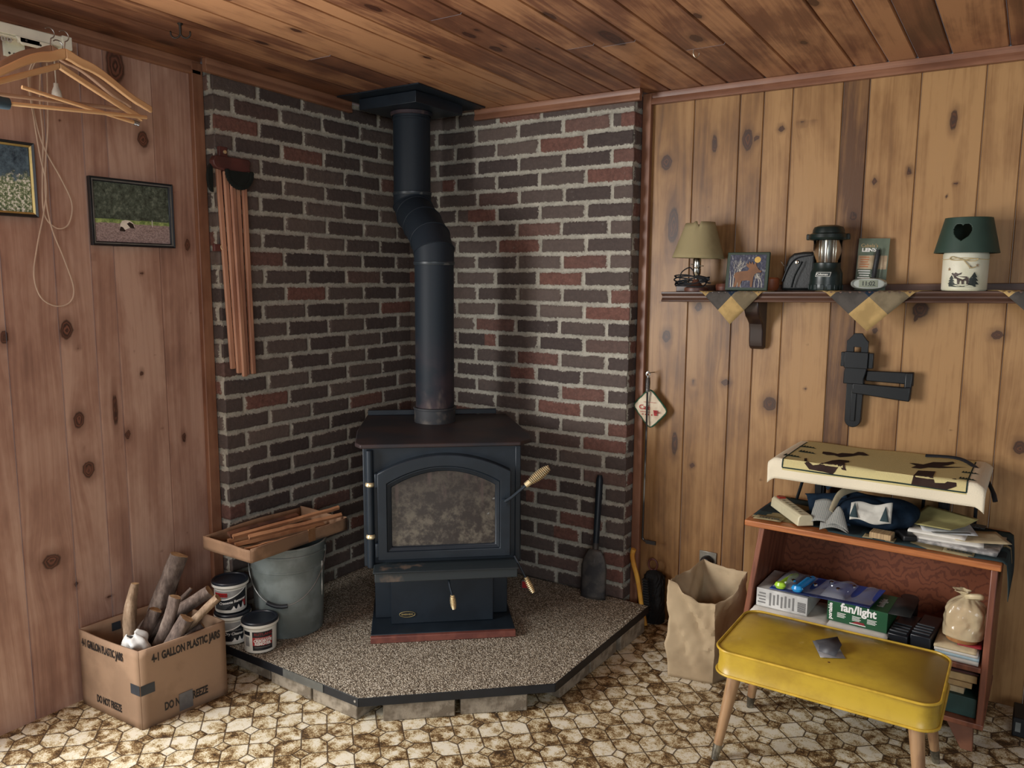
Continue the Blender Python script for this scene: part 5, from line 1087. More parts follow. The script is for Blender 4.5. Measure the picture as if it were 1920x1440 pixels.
b.T = T_; b.add([(-.030,-.040,0),(.026,-.040,0),(.030,.040,0),(-.026,.042,.002)], [(0,1,2,3)])
dt = b.obj('tape_patch', mat('duct_silver',(150,150,152),.3,.35), seat, solid=.0008)
b = MB(); b.T = T_; b.add([(-.026,-.010,.001),(.004,-.036,.002),(.028,-.004,.016),(.030,.036,.018),(-.020,.040,.004),(-.022,.0,.012)], [(0,1,2,5),(5,2,3,4)]); b.obj('folded_tape', mat('duct_dark',(74,74,78),.5,.1), dt, solid=.0008)
b = MB(); b.lathe([(0,0),(.0035,0),(0,.0008)], 10, (.012,-.098,.3485), False); b.obj('cigarette_burn', mat('burn_brown',(96,44,24),.8), seat)
# ------------------------------------------------------------------ low bookcase under the shelf
OAK = NT('bookcase_edge'); _v = OAK.co(); _n = OAK.noise(OAK.n('Mapping', {0: _v, 3: (2,30,30)}).outputs[0], 3, 4, .6)
OAK = OAK.done(OAK.ramp(_n, [(.3, srgb(186,118,66)), (.55, srgb(158,94,52)), (.8, srgb(120,68,40))]), .4)
MAH = NT('bookcase_ply'); _v = MAH.co(); _w = MAH.n('TexWave', {'Scale': 5.0, 'Distortion': 14.0, 'Detail': 3.0, 'Detail Scale': 1.6}, bands_direction='Z'); MAH.put(_w.inputs['Vector'], MAH.n('Mapping', {0: _v, 3: (3.4,1,2.2)}).outputs[0])
MAH = MAH.done(MAH.mix(MAH.step(_w.outputs['Fac'], .55, .95), srgb(124,72,50), srgb(102,57,41)), .38)
bc = thing('bookcase', 'low slant-sided wooden bookcase on tapered legs against the right wall', 'bookcase', (-.388,2.745,0), math.radians(-1.5))
def bp(x, y): return (x+.388, y-2.745)                       # room to bookcase coordinates (nearly aligned)
XA, XZ = -.365, .366
ZT = .607
b = MB(); b.box2((XA,-.188,.582),(XZ,.19,.602)); b.obj('top', OAK, bc, bevel=.003)
def side(xt, xb, w, nm):
    b = MB(); vs = [(xt,-.165,.582),(xt+w,-.165,.582),(xt+w,.185,.582),(xt,.185,.582),(xb,-.185,.112),(xb+w,-.185,.112),(xb+w,.185,.112),(xb,.185,.112)]
    b.add(vs, [(0,1,2,3),(7,6,5,4),(0,4,5,1),(1,5,6,2),(2,6,7,3),(3,7,4,0)]); return b.obj(nm, MAH2, bc, bevel=.003)
MAH2 = mat('bookcase_side', (132,80,58), .4, 0, c2=(104,60,44), scale=8, stretch=(4,4,.4))
side(-.322,-.378,.018,'side_panel'); side(.340,.336,.018,'side_panel')
b = MB(); b.add([(-.312,.168,.582),(.342,.168,.582),(.342,.168,.112),(-.366,.168,.112),(-.312,.176,.582),(.342,.176,.582),(.342,.176,.112),(-.366,.176,.112)], [(0,1,2,3),(7,6,5,4),(0,4,5,1),(1,5,6,2),(2,6,7,3),(3,7,4,0)]); b.obj('back_panel', MAH, bc)
b = MB(); b.box2((-.342,-.180,.268),(.338,.168,.284)); b.obj('shelf', MAH2, bc, bevel=.002)
b = MB(); b.box2((-.381,-.186,.100),(.356,.185,.116)); b.obj('bottom', MAH2, bc, bevel=.002)
for (x, y, dx_, dy_) in ((.285,-.105,.035,-.02),(-.31,-.10,-.035,-.02),(.29,.15,.03,.01),(-.31,.15,-.03,.01)):
    b = MB(); vs = []
    for (z, w, ox, oy) in ((.101,.042,0,0),(.0,.016,dx_*.9,dy_)): vs += [(x-w+ox,y-w*.6+oy,z),(x+w+ox-(.0 if z else 0),y-w*.6+oy,z),(x+w+ox,y+w*.6+oy,z),(x-w+ox,y+w*.6+oy,z)]
    b.add(vs, [(0,1,2,3),(7,6,5,4),(0,4,5,1),(1,5,6,2),(2,6,7,3),(3,7,4,0)]); b.obj('leg', LEGW2 if 0 else mat('bookcase_leg',(128,84,62),.45,c2=(100,64,48),scale=10), bc, bevel=.002)
# woven runner on top, one end hanging down the right side
def runner_mat():
    t = NT('woven_runner'); v = t.co(); x = t.n('SeparateXYZ', {0: v}); wv = t.noise(v, 600, 2)
    pat = t.n('TexVoronoi', {'Scale': 1.0}, distance='CHEBYCHEV'); t.put(pat.inputs['Vector'], t.n('Mapping', {0: v, 3: (9,12,1)}).outputs[0])
    s = t.n('SeparateColor', {0: pat.outputs['Color']})
    col = t.mix(t.step(s.outputs[0], .66, .68), srgb(46,62,66), srgb(150,136,100)); col = t.mix(t.step(s.outputs[1], .80, .82), col, srgb(32,40,46))
    col = t.mix(t.m('MULTIPLY', wv, .25), col, srgb(70,80,80)); t.bump(wv, .3); return t.done(col, .95, 0, .1)
RUN = runner_mat()
rn = MB(); path = [(.4-.77,0),(.4-.05,0)]
def rfn(u, v):
    s_ = u*.845; y = -.165+.335*v; 
    xe_ = .372
    x = -.358+s_
    z = .6040+.0012*math.sin(x*40+v*9)
    fx = -.358+s_
    if fx > xe_: d_ = fx-xe_; x = xe_+.004+.010*math.sin(d_*14); z = .6035-d_; y = -.165+.335*v*(1-d_*1.2)+d_*.1
    yo = -.012*math.sin(u*3.0)*(1-v)
    return (x, y+(.03 if v == 0 and u < .3 else 0)+yo*0, z)
rn.grid(rfn, 70, 14); ro = rn.obj('table_runner', RUN, solid=.0016); ro.location = (-.388,2.745,0); ro.rotation_euler = (0,0,math.radians(-1.5)); tag(ro,'dark teal woven runner with tree and bear patches on the bookcase top','cloth')
# tree and animal patches woven into the front edge of the runner
TAN = mat('woven_tan', (158,146,112), .95, 0, spec=.1)
for (x0, x1) in ((-.345,-.255),(-.005,.025),(.06,.085),(.215,.295)):
    b = MB(); b.grid(lambda u,v: (x0+(x1-x0)*u, -.164+.052*v, .6060+.0012*math.sin((x0+(x1-x0)*u)*40)), 6, 3); q = b.obj('tan_patch', TAN, ro, solid=.0006)
    if x1-x0 > .06:
        cx2 = (x0+x1)/2; b = MB()
        b.add([(cx2-.034,-.142,.0)]+[(cx2+.034,-.132,0)]+[(cx2+.034,-.144,0)], [(0,2,1)]); b.v = [(x,y,.6068+.0012*math.sin(x*40)) for x,y,z in b.v]
        for k in range(6): b.add([(cx2+.026-.010*k,-.160+.002*k,.6074),(cx2+.018-.010*k,-.138,.6074),(cx2+.026-.010*k,-.118-.002*k,.6074),(cx2+.022-.010*k,-.138,.6074)], [(0,1,2,3)])
        b.obj('woven_tree', mat('woven_teal',(44,62,66),.95), q)
RTOP = .6062
# --- bench-like stand with the towel
stn = thing('black_stand', 'black metal stand on the bookcase, carrying the moose towel', 'stand', (-.39,2.80,RTOP))
b = MB(); b.box2((-.285,-.17,.192),(.285,.135,.202)); b.obj('platform', BLK, stn, bevel=.003)
for x in (-.205,.185):
    b = MB(); b.prism([(x-.026,.192),(x+.026,.192),(x+.020,.150),(x+.016,.03),(x+.013,0),(x-.013,0),(x-.016,.03),(x-.020,.150)], .095,.130,'y'); b.obj('post', PL, stn, bevel=.003)
    b = MB(); b.box2((x-.007,.090,.02),(x+.007,.096,.16)); b.obj('post_rib', PL, stn)
for (x0, x1) in ((-.235,-.285),(.130,.120),(.276,.274)):
    b = MB(); b.tube([(x0,.09,.192),(x1,.115,.0)], .0055, 8); b.obj('rod', PL, stn)
def towel_mat():
    t = NT('towel_cotton'); v = t.co(); n = t.noise(v, 380, 3); x = t.n('SeparateXYZ', {0: v}); t.bump(n, .5, .002)
    ax_ = t.m('ABSOLUTE', x.outputs[0]); hem = t.m('MAXIMUM', t.step(ax_, .262,.264), t.m('LESS_THAN', x.outputs[2], t.m('ADD', .172, 0)))
    return t.done(t.mix(hem, t.mix(n, srgb(206,192,142), srgb(186,174,122)), srgb(222,212,188)), .95, 0, .1)
TWL = towel_mat()
def tow(x, s):                                                # s: distance across, from the wall edge forward over the front lip
    if s < .335: return Vector((x, .145-s, .2062+.002*math.sin(x*22+s*9)))
    d = s-.335; e = min(d,.012); return Vector((x, -.190-.008*min(1,d/.02)-.004*math.sin(x*25)*min(1,d/.05), .2062+.0015*math.sin(x*22)-max(0,d-.004)))
def towxy(x, s):
    # corners sag off the ends of the platform
    p = tow(x, s); o = abs(x)-.285
    if o > 0: p.x = math.copysign(.285+o*.75, x); p.z -= o*o*9+o*.25
    return p
b = MB(); b.grid(lambda u,v: tuple(towxy(-.318+.636*u,.405*v)), 60, 44); to = b.obj('towel', TWL, solid=.004, smooth=60); to.location = stn.location; to.rotation_euler = (0,0,math.radians(-.6)); tag(to,'cream towel with dark moose and trees draped over the black stand','towel')
DKB = mat('towel_brown', (58,44,40), .95, 0, spec=.1); DKG = mat('towel_green', (40,56,52), .95, 0, spec=.1)
def woven(poly, m, name, n_sub=1, lift=.0032):
    """figure woven into the towel: polygon in (x, s) laid on the cloth, cut into fine triangles so that it follows the fold"""
    bm = bmesh.new(); f = bm.faces.new([bm.verts.new((x,s_,0)) for x,s_ in poly])
    for k in range(1,60):
        bmesh.ops.bisect_plane(bm, geom=bm.verts[:]+bm.edges[:]+bm.faces[:], plane_co=(0,.405*k/60,0), plane_no=(0,1,0)) if k%2 else None
    for k in range(-20,21):
        bmesh.ops.bisect_plane(bm, geom=bm.verts[:]+bm.edges[:]+bm.faces[:], plane_co=(k*.016,0,0), plane_no=(1,0,0))
    bmesh.ops.triangulate(bm, faces=bm.faces[:]); bm.verts.index_update()
    b = MB(); vs = []
    for v in bm.verts:
        p = towxy(v.co.x, v.co.y); e1 = towxy(v.co.x+.002,v.co.y)-p; e2 = towxy(v.co.x,v.co.y+.002)-p; nn = e2.cross(e1)*-1; nn = e1.cross(e2)*-1; nn.normalize()
        if nn.z < 0 and v.co.y < .335: nn = -nn
        if v.co.y >= .335 and nn.y > 0: nn = -nn
        vs.append(tuple(p+nn*lift))
    b.add(vs, [tuple(v.index for v in f.verts) for f in bm.faces]); bm.free(); return b.obj(name, m, to, smooth=60)
def tm(P_):
    out = []
    for X, Y in P_:
        dy = min(-1, Y-(215+.118*(X-410))); out.append((-.262+.524*(X-405)/1195, .335+.031*(dy+30)/30 if dy > -30 else .335-.285*((-30-dy)/125)))
    return out
woven(tm([(530,180),(545,178),(575,205),(620,222),(660,222),(690,215),(720,195),(760,190),(800,195),(830,200),(838,212),(815,215),(835,235),(850,250),(820,245),(800,232),(775,248),(760,255),(730,250),(700,245),(660,240),(600,232),(560,212)]), DKB, 'moose_figure')
woven(tm([(590,125),(640,128),(700,140),(720,132),(800,138),(815,122),(850,125),(880,138),(915,155),(885,157),(845,150),(800,162),(740,168),(690,152),(640,150),(600,140)]), DKB, 'moose_figure')
woven(tm([(1200,205),(1240,206),(1290,212),(1340,193),(1420,193),(1460,188),(1475,200),(1440,215),(1405,221),(1440,226),(1560,233),(1400,237),(1330,232),(1290,242),(1230,236),(1252,222)]), DKB, 'moose_figure')
woven(tm([(1285,255),(1340,258),(1390,262),(1395,300),(1410,318),(1470,322),(1530,312),(1540,335),(1480,342),(1410,338),(1330,325),(1270,316),(1280,290)]), DKB, 'moose_figure')
for (x, s0, sc) in ((-.245,.285,1),(-.218,.20,1),(-.235,.12,1),(.262,.31,.8),(.262,.22,.8)):
    pl_ = []
    for k in range(5): pl_ += [(x-.028*sc+.008*k*sc,s0+.004),(x-.022*sc+.008*k*sc,s0-.045*sc*(1-.15*k))]
    woven([(x-.03*sc,s0+.008),(x-.030*sc,s0)]+[p for k in range(5) for p in ((x+(-.026+.010*k)*sc,s0-.030*sc*(1-.12*k)),(x+(-.022+.010*k)*sc,s0-.004*sc))]+[(x+.028*sc,s0+.004)], DKG, 'woven_tree')
def line(pts, name): 
    b = MB(); vs = []; fs = []
    for i,(x,s_,nx,ns) in enumerate(pts):
        for k in (-1,1): p = towxy(x+nx*k,s_+ns*k); vs.append(tuple(p+Vector((0,-.0030 if s_ > .33 else 0,.0030 if s_ <= .345 else .0))))
    fs = [(2*i,2*i+1,2*i+3,2*i+2) for i in range(len(pts)-1)]; b.add(vs, fs); return b.obj(name, DKG, to)
line([(-.262+.524*k/40,.366,0,.0022) for k in range(41)], 'border_line'); line([(-.262,.03+.336*k/30,.002,0) for k in range(31)], 'border_line'); line([(.262,.03+.336*k/30,.002,0) for k in range(31)], 'border_line')
st_ = MB(); st_.tube(smooth_path([(.12,.10,.214),(.22,.07,.222),(.285,.0,.200),(.318,-.06,.165),(.330,-.085,.135)],6), [.006]*20+[.007]*5, 8, False, .6); so = st_.obj('black_strap', BLK); so.location = stn.location; tag(so,'black strap lying over the right end of the moose towel','strap')
# --- things on the runner
IV = mat('ivory_plastic', (206,198,166), .4, 0, var=.05)
ps = thing('power_strip', 'ivory power strip with a row of sockets lying on the bookcase top', 'power strip', (-.652,2.692,RTOP+.001), 0)
pa, pb2 = Vector((-.705,2.775)), Vector((-.568,2.590)); dd = (pb2-pa); ps.location = ((pa.x+pb2.x)/2,(pa.y+pb2.y)/2,RTOP+.001); ps.rotation_euler = (0,0,math.atan2(dd.y,dd.x)); hl = dd.length/2
b = MB(); b.prism([(-.027,0),(.027,0),(.024,.028),(.017,.036),(-.017,.036),(-.024,.028)], -hl,hl,'x'); b.obj('case', IV, ps, bevel=.003)
b = MB(); b.box2((-hl+.014,-.012,.036),(-hl+.036,.012,.0415)); b.obj('red_switch', mat('switch_red',(150,40,30),.35), ps, bevel=.001)
for k in range(6):
    b = MB(); x = -hl+.06+k*.0265
    b.box2((x-.0095,-.012,.0358),(x+.0095,.012,.0368)); so_ = b.obj('socket', mat('socket_ivory',(190,182,150),.5), ps)
    b = MB(); b.box2((x-.004,-.006,.0366),(x-.0025,.0,.0372)); b.obj('slot', INKK, so_); b = MB(); b.box2((x+.0025,-.006,.0366),(x+.004,.0,.0372)); b.obj('slot', INKK, so_)
NAV = mat('navy_cloth', (30,46,62), .9, 0, c2=(24,36,50), scale=20, bump=.3, bscale=400, spec=.1)
STR = NT('seersucker'); _v = STR.co(); _wv = STR.n('TexWave', {'Scale': 95.0}, bands_direction='X'); STR.put(_wv.inputs['Vector'], _v); STR = STR.done(STR.mix(STR.step(_wv.outputs['Fac'], .4, .6), srgb(84,92,96), srgb(176,174,164)), .9, 0, .1)
nv = thing('navy_cloth_bag', 'navy drawstring cloth bag tied with striped ribbon on the bookcase top', 'cloth bag', (-.420,2.725,RTOP+.001), math.radians(4))
b = MB(); n, m_ = 44, 18
def pil(u, v):
    a = 2*math.pi*u; t = v*math.pi; lx_, ly_, lz2 = .135, .115, .046
    cx3 = math.copysign(abs(math.cos(a))**.62,math.cos(a)); sy3 = math.copysign(abs(math.sin(a))**.62,math.sin(a)); s3 = math.sin(t)**.8
    w = 1+.06*math.sin(5*a+2)+.04*math.sin(9*a)
    return (.02+lx_*cx3*s3*w, ly_*sy3*s3*w*.9, lz2*(1-math.cos(t))*(1+.10*math.sin(3*a+1)*s3)-.0)
b.grid(pil, n, m_); b.obj('body', NAV, nv, smooth=70)
b = MB(); b.grid(lambda u,v: (-.125+.115*u-.02*v, .085+.045*v-.02*u, .075+.045*math.sin(2.5*u)*(1-.5*v)+.02*v), 10, 6); b.obj('loose_flap', NAV, nv, solid=.003)
b = MB(); b.grid(lambda u,v: (-.16+.13*u-.035*v, -.02+.10*v-.05*u, .005+.085*math.sin(1.9*v)*(.6+.4*u)), 10, 8); b.obj('side_fold', NAV, nv, solid=.003)
b = MB(); b.grid(lambda u,v: (-.150+.065*u+.010*v, -.115+.055*v, .012+.060*v+.010*math.sin(3*u)), 8, 8); b.obj('striped_end', STR, nv, solid=.002)
b = MB(); b.grid(lambda u,v: (-.112+.085*u*(1-.65*v)+.035*v, -.140+.03*v, .004+.050*v+.022*math.sin(math.pi*u)), 10, 8); b.grid(lambda u,v: (-.112+.085*u*(1-.3*v), -.146+.012*v, .002+.022*v+.014*math.sin(math.pi*u)*(1-v)), 10, 4); b.obj('striped_ribbon', STR, nv, solid=.002)
CRC = mat('ribbon_cream', (196,182,150), .9); WCL = mat('white_cloth', (196,194,184), .9, 0, bump=.2)
b = MB(); b.tube(smooth_path([(-.085,-.105,.055),(-.070,-.07,.10),(-.045,-.02,.112),(-.015,.03,.112)],6), [.012]*19, 8, False, .35); b.obj('cream_tie', CRC, nv)
b = MB(); b.grid(lambda u,v: (-.030+.118*u, -.116+.004*math.sin(u*7)+.026*v, .040+.050*v+.012*u*v+.004*math.sin(u*8)+.006*math.sin(v*6)), 18, 10); wc = b.obj('white_panel', WCL, nv, solid=.003)
for xx in (-.018,.070): 
    b = MB(); b.grid(lambda u,v: (xx+.026*(u-.5)*(1-v), -.1200+.004*math.sin(((xx+.03)/.118)*7)+.024*v, .046+.042*v+.004), 3, 5); b.obj('woven_tree', mat('woven_teal',(44,62,66),.95), wc, solid=.001)
WAL = mat('wallet_black', (20,22,24), .5)
o = MB(); o.box((0,0,.010),(.040,.075,.018)); oo = o.obj('black_wallet', WAL, bevel=.004); oo.location = (-.284,2.640,RTOP+.001); oo.rotation_euler = (0,0,.5); tag(oo,'black wallet between the navy bag and the paper pile','wallet')
o = MB(); o.box((0,0,.010),(.062,.05,.018)); oo = o.obj('ribbed_card_box', mat('rib_tan',(178,152,112),.7,0,c2=(150,124,90),scale=60,stretch=(6,.2,.2)), bevel=.002); oo.location = (-.345,2.603,RTOP+.001); oo.rotation_euler = (0,0,-.08); tag(oo,'small tan ribbed packet at the front edge of the runner','packet')
PG = 'loose papers piled on the bookcase top'
PW = mat('paper_white', (214,210,200), .8, 0, var=.04, scale=30); PGY = mat('paper_green', (176,168,110), .8, 0, c2=(160,152,98)); PTN = mat('paper_tan', (196,178,142), .8); PGR = mat('magazine_grey', (176,172,166), .5, 0, c2=(120,118,116), scale=30)
def sheet(x, y, z, w, d, h, rz, m, name, label, cat, curl=0.0, group=PG, tilt_=0.0):
    b = MB(); b.grid(lambda u,v: ((u-.5)*w,(v-.5)*d,h*0+curl*abs(u-.5)**2*4*(1 if u < .5 else .4)), 12, 4)
    o = b.obj(name, m, solid=max(h,.0008)); o.location = (x,y,z+max(h,.0008)/2); o.rotation_euler = (tilt_,0,rz); return tag(o, label, cat, group)
z0_ = RTOP+.0012
sheet(-.140,2.705,z0_,.215,.190,.010,-.10,PGR,'magazine','thick glossy magazine at the bottom of the paper pile','magazine'); z0_ += .0108
sheet(-.175,2.700,z0_,.190,.150,.006,.05,PW,'magazine','white magazine second from the bottom of the paper pile','magazine'); z0_ += .0068
sheet(-.100,2.715,z0_,.150,.120,.0012,.38,PTN,'envelope','tan paper lying on the right half of the pile','envelope',.004); z0_ += .002
sheet(-.200,2.705,z0_,.155,.120,.006,-.05,PW,'envelope','white envelope bundle in the middle of the paper pile','envelope'); z0_ += .0068
sheet(-.185,2.74,z0_,.150,.140,.0012,.25,mat('paper_blue_white',(206,208,210),.8),'paper_sheet','pale bluish sheet under the green notepaper','paper',.004); z0_ += .0022
sheet(-.165,2.675,z0_,.110,.012,.0015,.5,INKG,'paper_strip','dark-edged paper strip lying across the white envelopes','paper'); z0_ += .002
b = MB(); b.grid(lambda u,v: ((u-.5)*.165,(v-.5)*.155,.020*(1-u)*v+.004+.012*abs(v-.5)), 12, 12); o = b.obj('folded_notepaper', PGY, solid=.001); o.location = (-.205,2.742,z0_+.004); o.rotation_euler = (.06,-.10,-.45); tag(o,'folded yellow-green notepaper on top of the paper pile','paper',PG)
b = MB(); b.tube([(-.075+.0105*k,.012*((k%2)*2-1)*.3,.01*(k%2)) for k in range(15)], .0014, 5); b.box((0,.02,.0),(.16,.036,.004)); o = b.obj('spiral_notebook', mat('notebook_dark',(66,66,64),.6)); o.location = (-.165,2.838,RTOP+.016); o.rotation_euler = (0,0,-.12); tag(o,'spiral notebook behind the paper pile below the stand','notebook')
# --- middle shelf
ZM = .2848
MG = 'magazines lying on the middle shelf'
wb_ = thing('white_carton', 'white carton with fine print and a barcode at the left of the middle shelf', 'box', (-.629,2.665,ZM+.0225), math.radians(-1.5))
b = MB(); b.box2((-.083,-.075,0),(.083,.12,.062)); b.obj('carton', mat('carton_white',(206,206,202),.5), wb_, bevel=.0015)
b = MB(); b.box2((-.045,-.06,.0621),(.082,.115,.0626)); b.obj('blue_top_panel', mat('panel_navy',(40,48,72),.4), wb_)
for k in range(4):
    b = MB(); b.box2((-.078+.004*(k%2),-.0756,.012+.0105*k),(-.052,-.0751,.017+.0105*k)); b.obj('small_print', INKG, wb_)
for k in range(7):
    b = MB(); b.box2((-.040+.0125*k,-.0756,.008+.004*(k%3)),(-.034+.0125*k,-.0751,.052-.005*(k%2))); b.obj('small_print', INKG, wb_)
for k in range(8):
    b = MB(); b.box2((.052,-.0756,.010+.0042*k),(.078,-.0751,.0122+.0042*k)); b.obj('barcode_bar', INKK, wb_)
sheet(-.613,2.655,ZM,.222,.195,.010,-.02,PW,'magazine','white magazine under the white carton','magazine',0,MG); sheet(-.601,2.650,ZM+.0114,.238,.185,.008,.02,PW,'magazine','second magazine under the white carton, sticking out to the right','magazine',0,MG)
bl = thing('clamshell_pack', 'clear clamshell pack with lime and blue plastic pieces lying on the white carton', 'package', (-.515,2.665,ZM+.0985), math.radians(-6)); bl.rotation_euler = (.0,-.055,math.radians(-6))
b = MB(); b.box2((-.150,-.085,-.002),(.165,.095,0)); b.obj('backing_card', mat('card_blue',(30,72,160),.35,c2=(40,52,96),scale=4), bl)
def film_mat():
    t = NT('clear_film'); t.b.inputs['Alpha'].default_value = .40; return t.done(srgb(176,180,190), .08, 0, .9)
FILM = film_mat()
b = MB()
def clam(u, v):
    x = -.148+.311*u; y = -.068+.158*v; rib = max(0,math.sin(u*math.pi*4))**.5*max(0,math.sin(math.pi*v))**.4; return (x,y,.001+.026*rib*(1-.3*u)+.004*math.sin(u*30)*v)
b.grid(clam, 60, 20); b.obj('clear_shell', FILM, bl)
for (x, m, s_) in ((-.118,mat('lime_plastic',(168,214,60),.25),1.0),(-.062,mat('sky_plastic',(36,150,222),.25),1.0)):
    b = MB(); b.lathe([(0,-.013),(.010,-.011),(.0145,0),(.010,.011),(0,.013)], 20, (0,0,0), False); b.v = [(x+X*1.35,-.075+Y*.9,.012+Z*.9) for X,Y,Z in b.v]; b.obj('round_cap', m, bl)
    b = MB(); b.tube([(x,-.065,.012),(x+.006,.01,.014),(x+.01,.05,.012)], [.010,.012,.008], 10); b.obj('plastic_handle', m, bl)
CHR = mat('chrome', (226,226,226), .08, 1.0, var=.0)
for k in range(6):
    b = MB(); b.lathe([(0,-.006),(.007,-.003),(.007,.003),(0,.006)], 10, (-.09+.036*k,-.03+.05*(k%2),.020), False); b.obj('chrome_bit', CHR, bl)
# green fan/light box standing at a slant
GB = mat('box_green', (34,82,52), .4, 0, var=.05); 
gb = thing('fan_light_box', 'green carton lettered portable fan/light, tilted on the middle shelf', 'box', (-.395,2.64,ZM+.030), math.radians(-3))
b = MB(); b.box2((-.089,-.058,0),(.089,.10,.066)); b.obj('carton', GB, gb, bevel=.0015)
ff = lambda x,z: frame((x,-.0586,z),(1,0,0),(0,0,1)); ft_ = lambda x,y: frame((x,y,.0665),(1,0,0),(0,1,0))
text(gb,'fan/light',INKW,.036,ff(.004,.051),sx=.92,bold=.0012); text(gb,'portable',INKW,.0165,frame((-.079,-.0586,.032),(0,0,1),(-1,0,0)),sx=.95,bold=.0006)
for (x, w_) in ((-.045,.026),(.0,.026),(.045,.028)):
    for k in range(4):
        b = MB(); b.box2((x-w_/2,-.0588,.030-.0042*k),(x+w_/2-.004*(k%2),-.0584,.0318-.0042*k)); b.obj('small_print', INKW, gb)
b = MB(); b.prism([(-.016,.0085),(.0,.0155),(.022,.0155),(.026,.0085)], -.0590,-.0584,'y'); b.obj('red_logo', mat('logo_red',(140,40,44),.5), gb)
b = MB(); b.box2((-.02,-.0590,.0055),(.028,-.0584,.0078)); b.obj('small_print', INKW, gb)
b = MB(); b.lathe([(0,0),(.024,0),(.022,.0008),(0,.001)], 24, (-.03,.03,.0661), False); b.obj('fan_picture', mat('fan_grey',(96,98,92),.5), gb)
text(gb,'fan/light',mat('ink_silver',(140,142,136),.5),.026,frame((.058,.02,.0665),(0,1,0),(-1,0,0)),sx=.9,bold=.0008)
b = MB(); b.add([(.089,-.058,.066),(.150,-.050,.066),(.150,.098,.072),(.089,.10,.066)],[(0,1,2,3)]); b.obj('open_flap', mat('flap_black',(26,30,30),.5), gb, solid=.002)
o = MB(); o.lathe([(0,0),(.026,.0),(.026,.08),(0,.08)], 20); oo = o.obj('dark_canister', mat('canister_black',(18,20,22),.4)); oo.location = (-.275,2.80,ZM+.0005); tag(oo,'dark canister standing deep in the shadow behind the black cases','canister')
for (nm, x, w, z, h, m, lab) in (('magazine',-.389,.178,0,.018,PGR,'thick grey magazine stack directly on the shelf under the green carton'),('magazine',-.389,.176,.0188,.008,PW,'white magazine right below the green carton')):
    sheet(x,2.640,ZM+z,w,.175,h,-.04,m,nm,lab,'magazine',0,MG)
# black cassette-like cases
BC = mat('case_black', (22,27,34), .35, 0, var=.05)
for (x, y, h, lab, rz) in ((-.269,2.645,.042,'black ridged plastic case beside the green carton',-.10),(-.208,2.650,.052,'black ridged plastic case, the right one of the two',-.10)):
    t = thing('ridged_case', lab, 'case', (x,y,ZM+.0005), rz, 'black ridged cases on the middle shelf')
    b = MB(); b.box2((-.028,-.085,0),(.028,.10,h)); b.obj('case', BC, t, bevel=.003)
    for k in range(4):
        b = MB(); b.box2((-.027,-.068+.022*k,h),(.022,-.060+.022*k,h+.004)); b.obj('ridge', mat('case_ridge',(60,64,68),.35), t, bevel=.001)
# magazines and a tied plastic bag at the right
for k, (w, h, m, dx_, lab) in enumerate(((.116,.012,PW,0,'bottom magazine of the stack under the tied plastic bag'),(.114,.009,mat('paper_blue',(170,196,206),.6),.002,'pale blue magazine second in the stack under the tied plastic bag'),(.113,.008,PW,-.001,'white magazine third in the stack under the tied plastic bag'),(.110,.007,PTN,-.004,'tan magazine near the top of the stack under the tied plastic bag'),(.062,.004,mat('cover_red',(150,40,48),.5),.030,'thin red-covered booklet on top of the stack under the tied plastic bag'))):
    sheet(-.1185+dx_,2.648,ZM+(0,.0126,.0220,.0304,.0378)[k],w,.165 if k < 4 else .10,h,-.03,m,'magazine',lab,'magazine',0,MG)
tb = thing('tied_plastic_bag', 'knotted translucent plastic bag of brown goods on the magazine stack', 'plastic bag', (-.112,2.632,ZM+.0420), 0)
GOODS = mat('brown_goods', (172,120,66), .7, 0, c2=(140,92,50), scale=14)
b = MB(); b.lathe([(0,0),(.042,.002),(.048,.03),(.046,.08),(.034,.112),(0,.12)], 24); b.v = [(x*1.0,y*.9,z) for x,y,z in b.v]; b.obj('brown_goods', GOODS, tb)
BGP = NT('cream_film'); BGP.b.inputs['Alpha'].default_value = .55; BGP.b.inputs['Transmission Weight'].default_value = .0
BGP.bump(BGP.noise(BGP.co(), 15, 3, .5), .9, .012); BGP = BGP.done(srgb(222,206,168), .16, 0, .7)
b = MB()
def bgf(u, v):
    a = 2*math.pi*u; c_, s_ = math.cos(a), math.sin(a); sq = 1/max(.62,(abs(c_)**3.2+abs(s_)**3.2)**(1/3.2))
    r_ = .053*(min(1,v/.12)**.45)*(1 if v < .66 else max(.10,1-((v-.66)/.34)**1.7*.92)); w = 1+.05*math.sin(4*a+v*7)+.05*math.sin(9*a-5*v)*v+.13*(float(vnoise(np.array(u*22),np.array(v*7),8))-.5)
    x_, y_ = r_*w*sq*c_, r_*w*sq*s_*.85
    return (x_+.006*v, y_, .001+.142*v+(.010*math.sin(3*a+1) if v > .5 else 0)*(v-.5))
b.grid(bgf, 72, 34); b.obj('bag', BGP, tb, smooth=45)
KNT = mat('knot_film', (214,198,160), .3)
b = MB()
def tuft(u, v): a = 2*math.pi*u; r_ = .004+.018*v**1.2*(1+.25*math.sin(5*a)); return (.002+r_*math.cos(a)-.012*v, -.004+r_*math.sin(a), .134+.030*v-.008*v*v)
b.grid(tuft, 24, 6); b.obj('knot_tuft', KNT, tb, solid=.001)
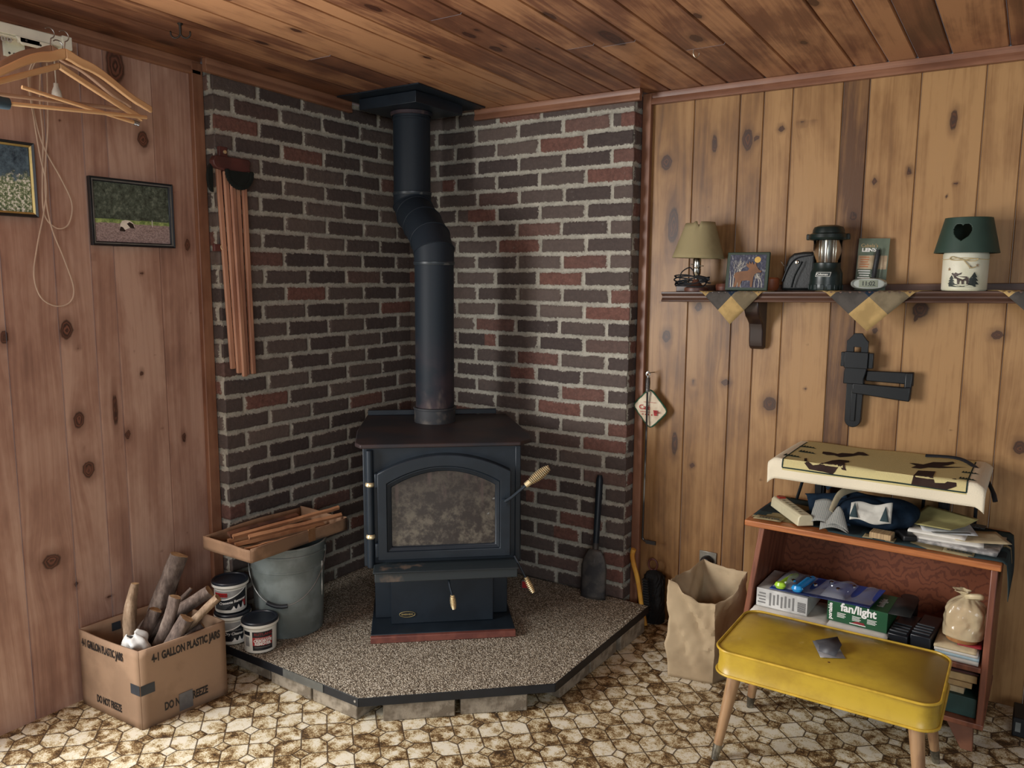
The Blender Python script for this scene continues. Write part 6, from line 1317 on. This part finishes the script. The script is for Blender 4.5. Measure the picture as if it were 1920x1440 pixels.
b = MB(); b.tube(smooth_path([(.004,-.010,.140),(.016,-.020,.146),(.034,-.022,.150),(.042,-.016,.148),(.036,-.008,.143),(.020,-.006,.140),(.008,-.008,.138)],5), [.0085]*31, 8); b.obj('knot', KNT, tb)
# --- bottom shelf, mostly behind the stool
ZB = .1168
GS = 'books and papers on the bottom shelf'
o = MB(); o.box((0,0,.030),(.19,.20,.060)); oo = o.obj('green_storage_box', mat('box_dark_green',(30,62,58),.6), bevel=.002); oo.location = (-.150,2.68,ZB+.0005); oo.rotation_euler = (0,0,-.03); tag(oo,'flat dark green box at the bottom right of the bookcase','box')
for k, (w, h, dx_, m, lab) in enumerate(((.150,.018,-.045,PTN,'tan paperback resting on the dark green box'),(.165,.016,-.035,mat('book_tan',(186,156,108),.7),'second tan paperback above the dark green box'),(.175,.022,-.030,mat('book_buff',(200,170,120),.7),'thick buff paperback in the bottom stack'),(.180,.006,-.030,mat('book_dark_red',(80,36,36),.6),'thin dark red booklet in the bottom stack'),(.088,.020,-.075,mat('book_blue',(70,96,116),.6),'blue-spined book at the top of the bottom stack'))):
    o = MB(); o.box((0,0,h/2),(w,.15,h)); oo = o.obj('paperback_book', m, bevel=.001); oo.location = (-.120+dx_,2.670+.004*k,ZB+.061+sum((.018,.016,.022,.006,.020)[:k])+.0006*k); oo.rotation_euler = (0,0,-.05+.02*k); tag(oo,lab,'book',GS)
o = MB(); o.box((0,0,.010),(.072,.14,.020)); oo = o.obj('paperback_book', mat('book_pale_blue',(130,150,156),.6,0,c2=(196,190,160),scale=16), bevel=.001); oo.location = (-.105,2.688,ZB+.061+.062+.0026); tag(oo,'pale blue and cream paperback at the top right of the bottom stack','book',GS)
# --- dark case on the floor at the picture's right edge
bk = thing('dark_case', 'dark case with a pale label on the floor at the right edge', 'case', (.135,2.83,0))
b = MB(); b.box2((-.10,-.06,0),(.10,.05,.062)); b.obj('case', mat('case_dark',(20,26,30),.5), bk, bevel=.004)
b = MB(); b.box2((-.092,-.0612,.018),(-.078,-.0600,.048)); b.obj('pale_label', mat('label_pale',(130,136,132),.5), bk)
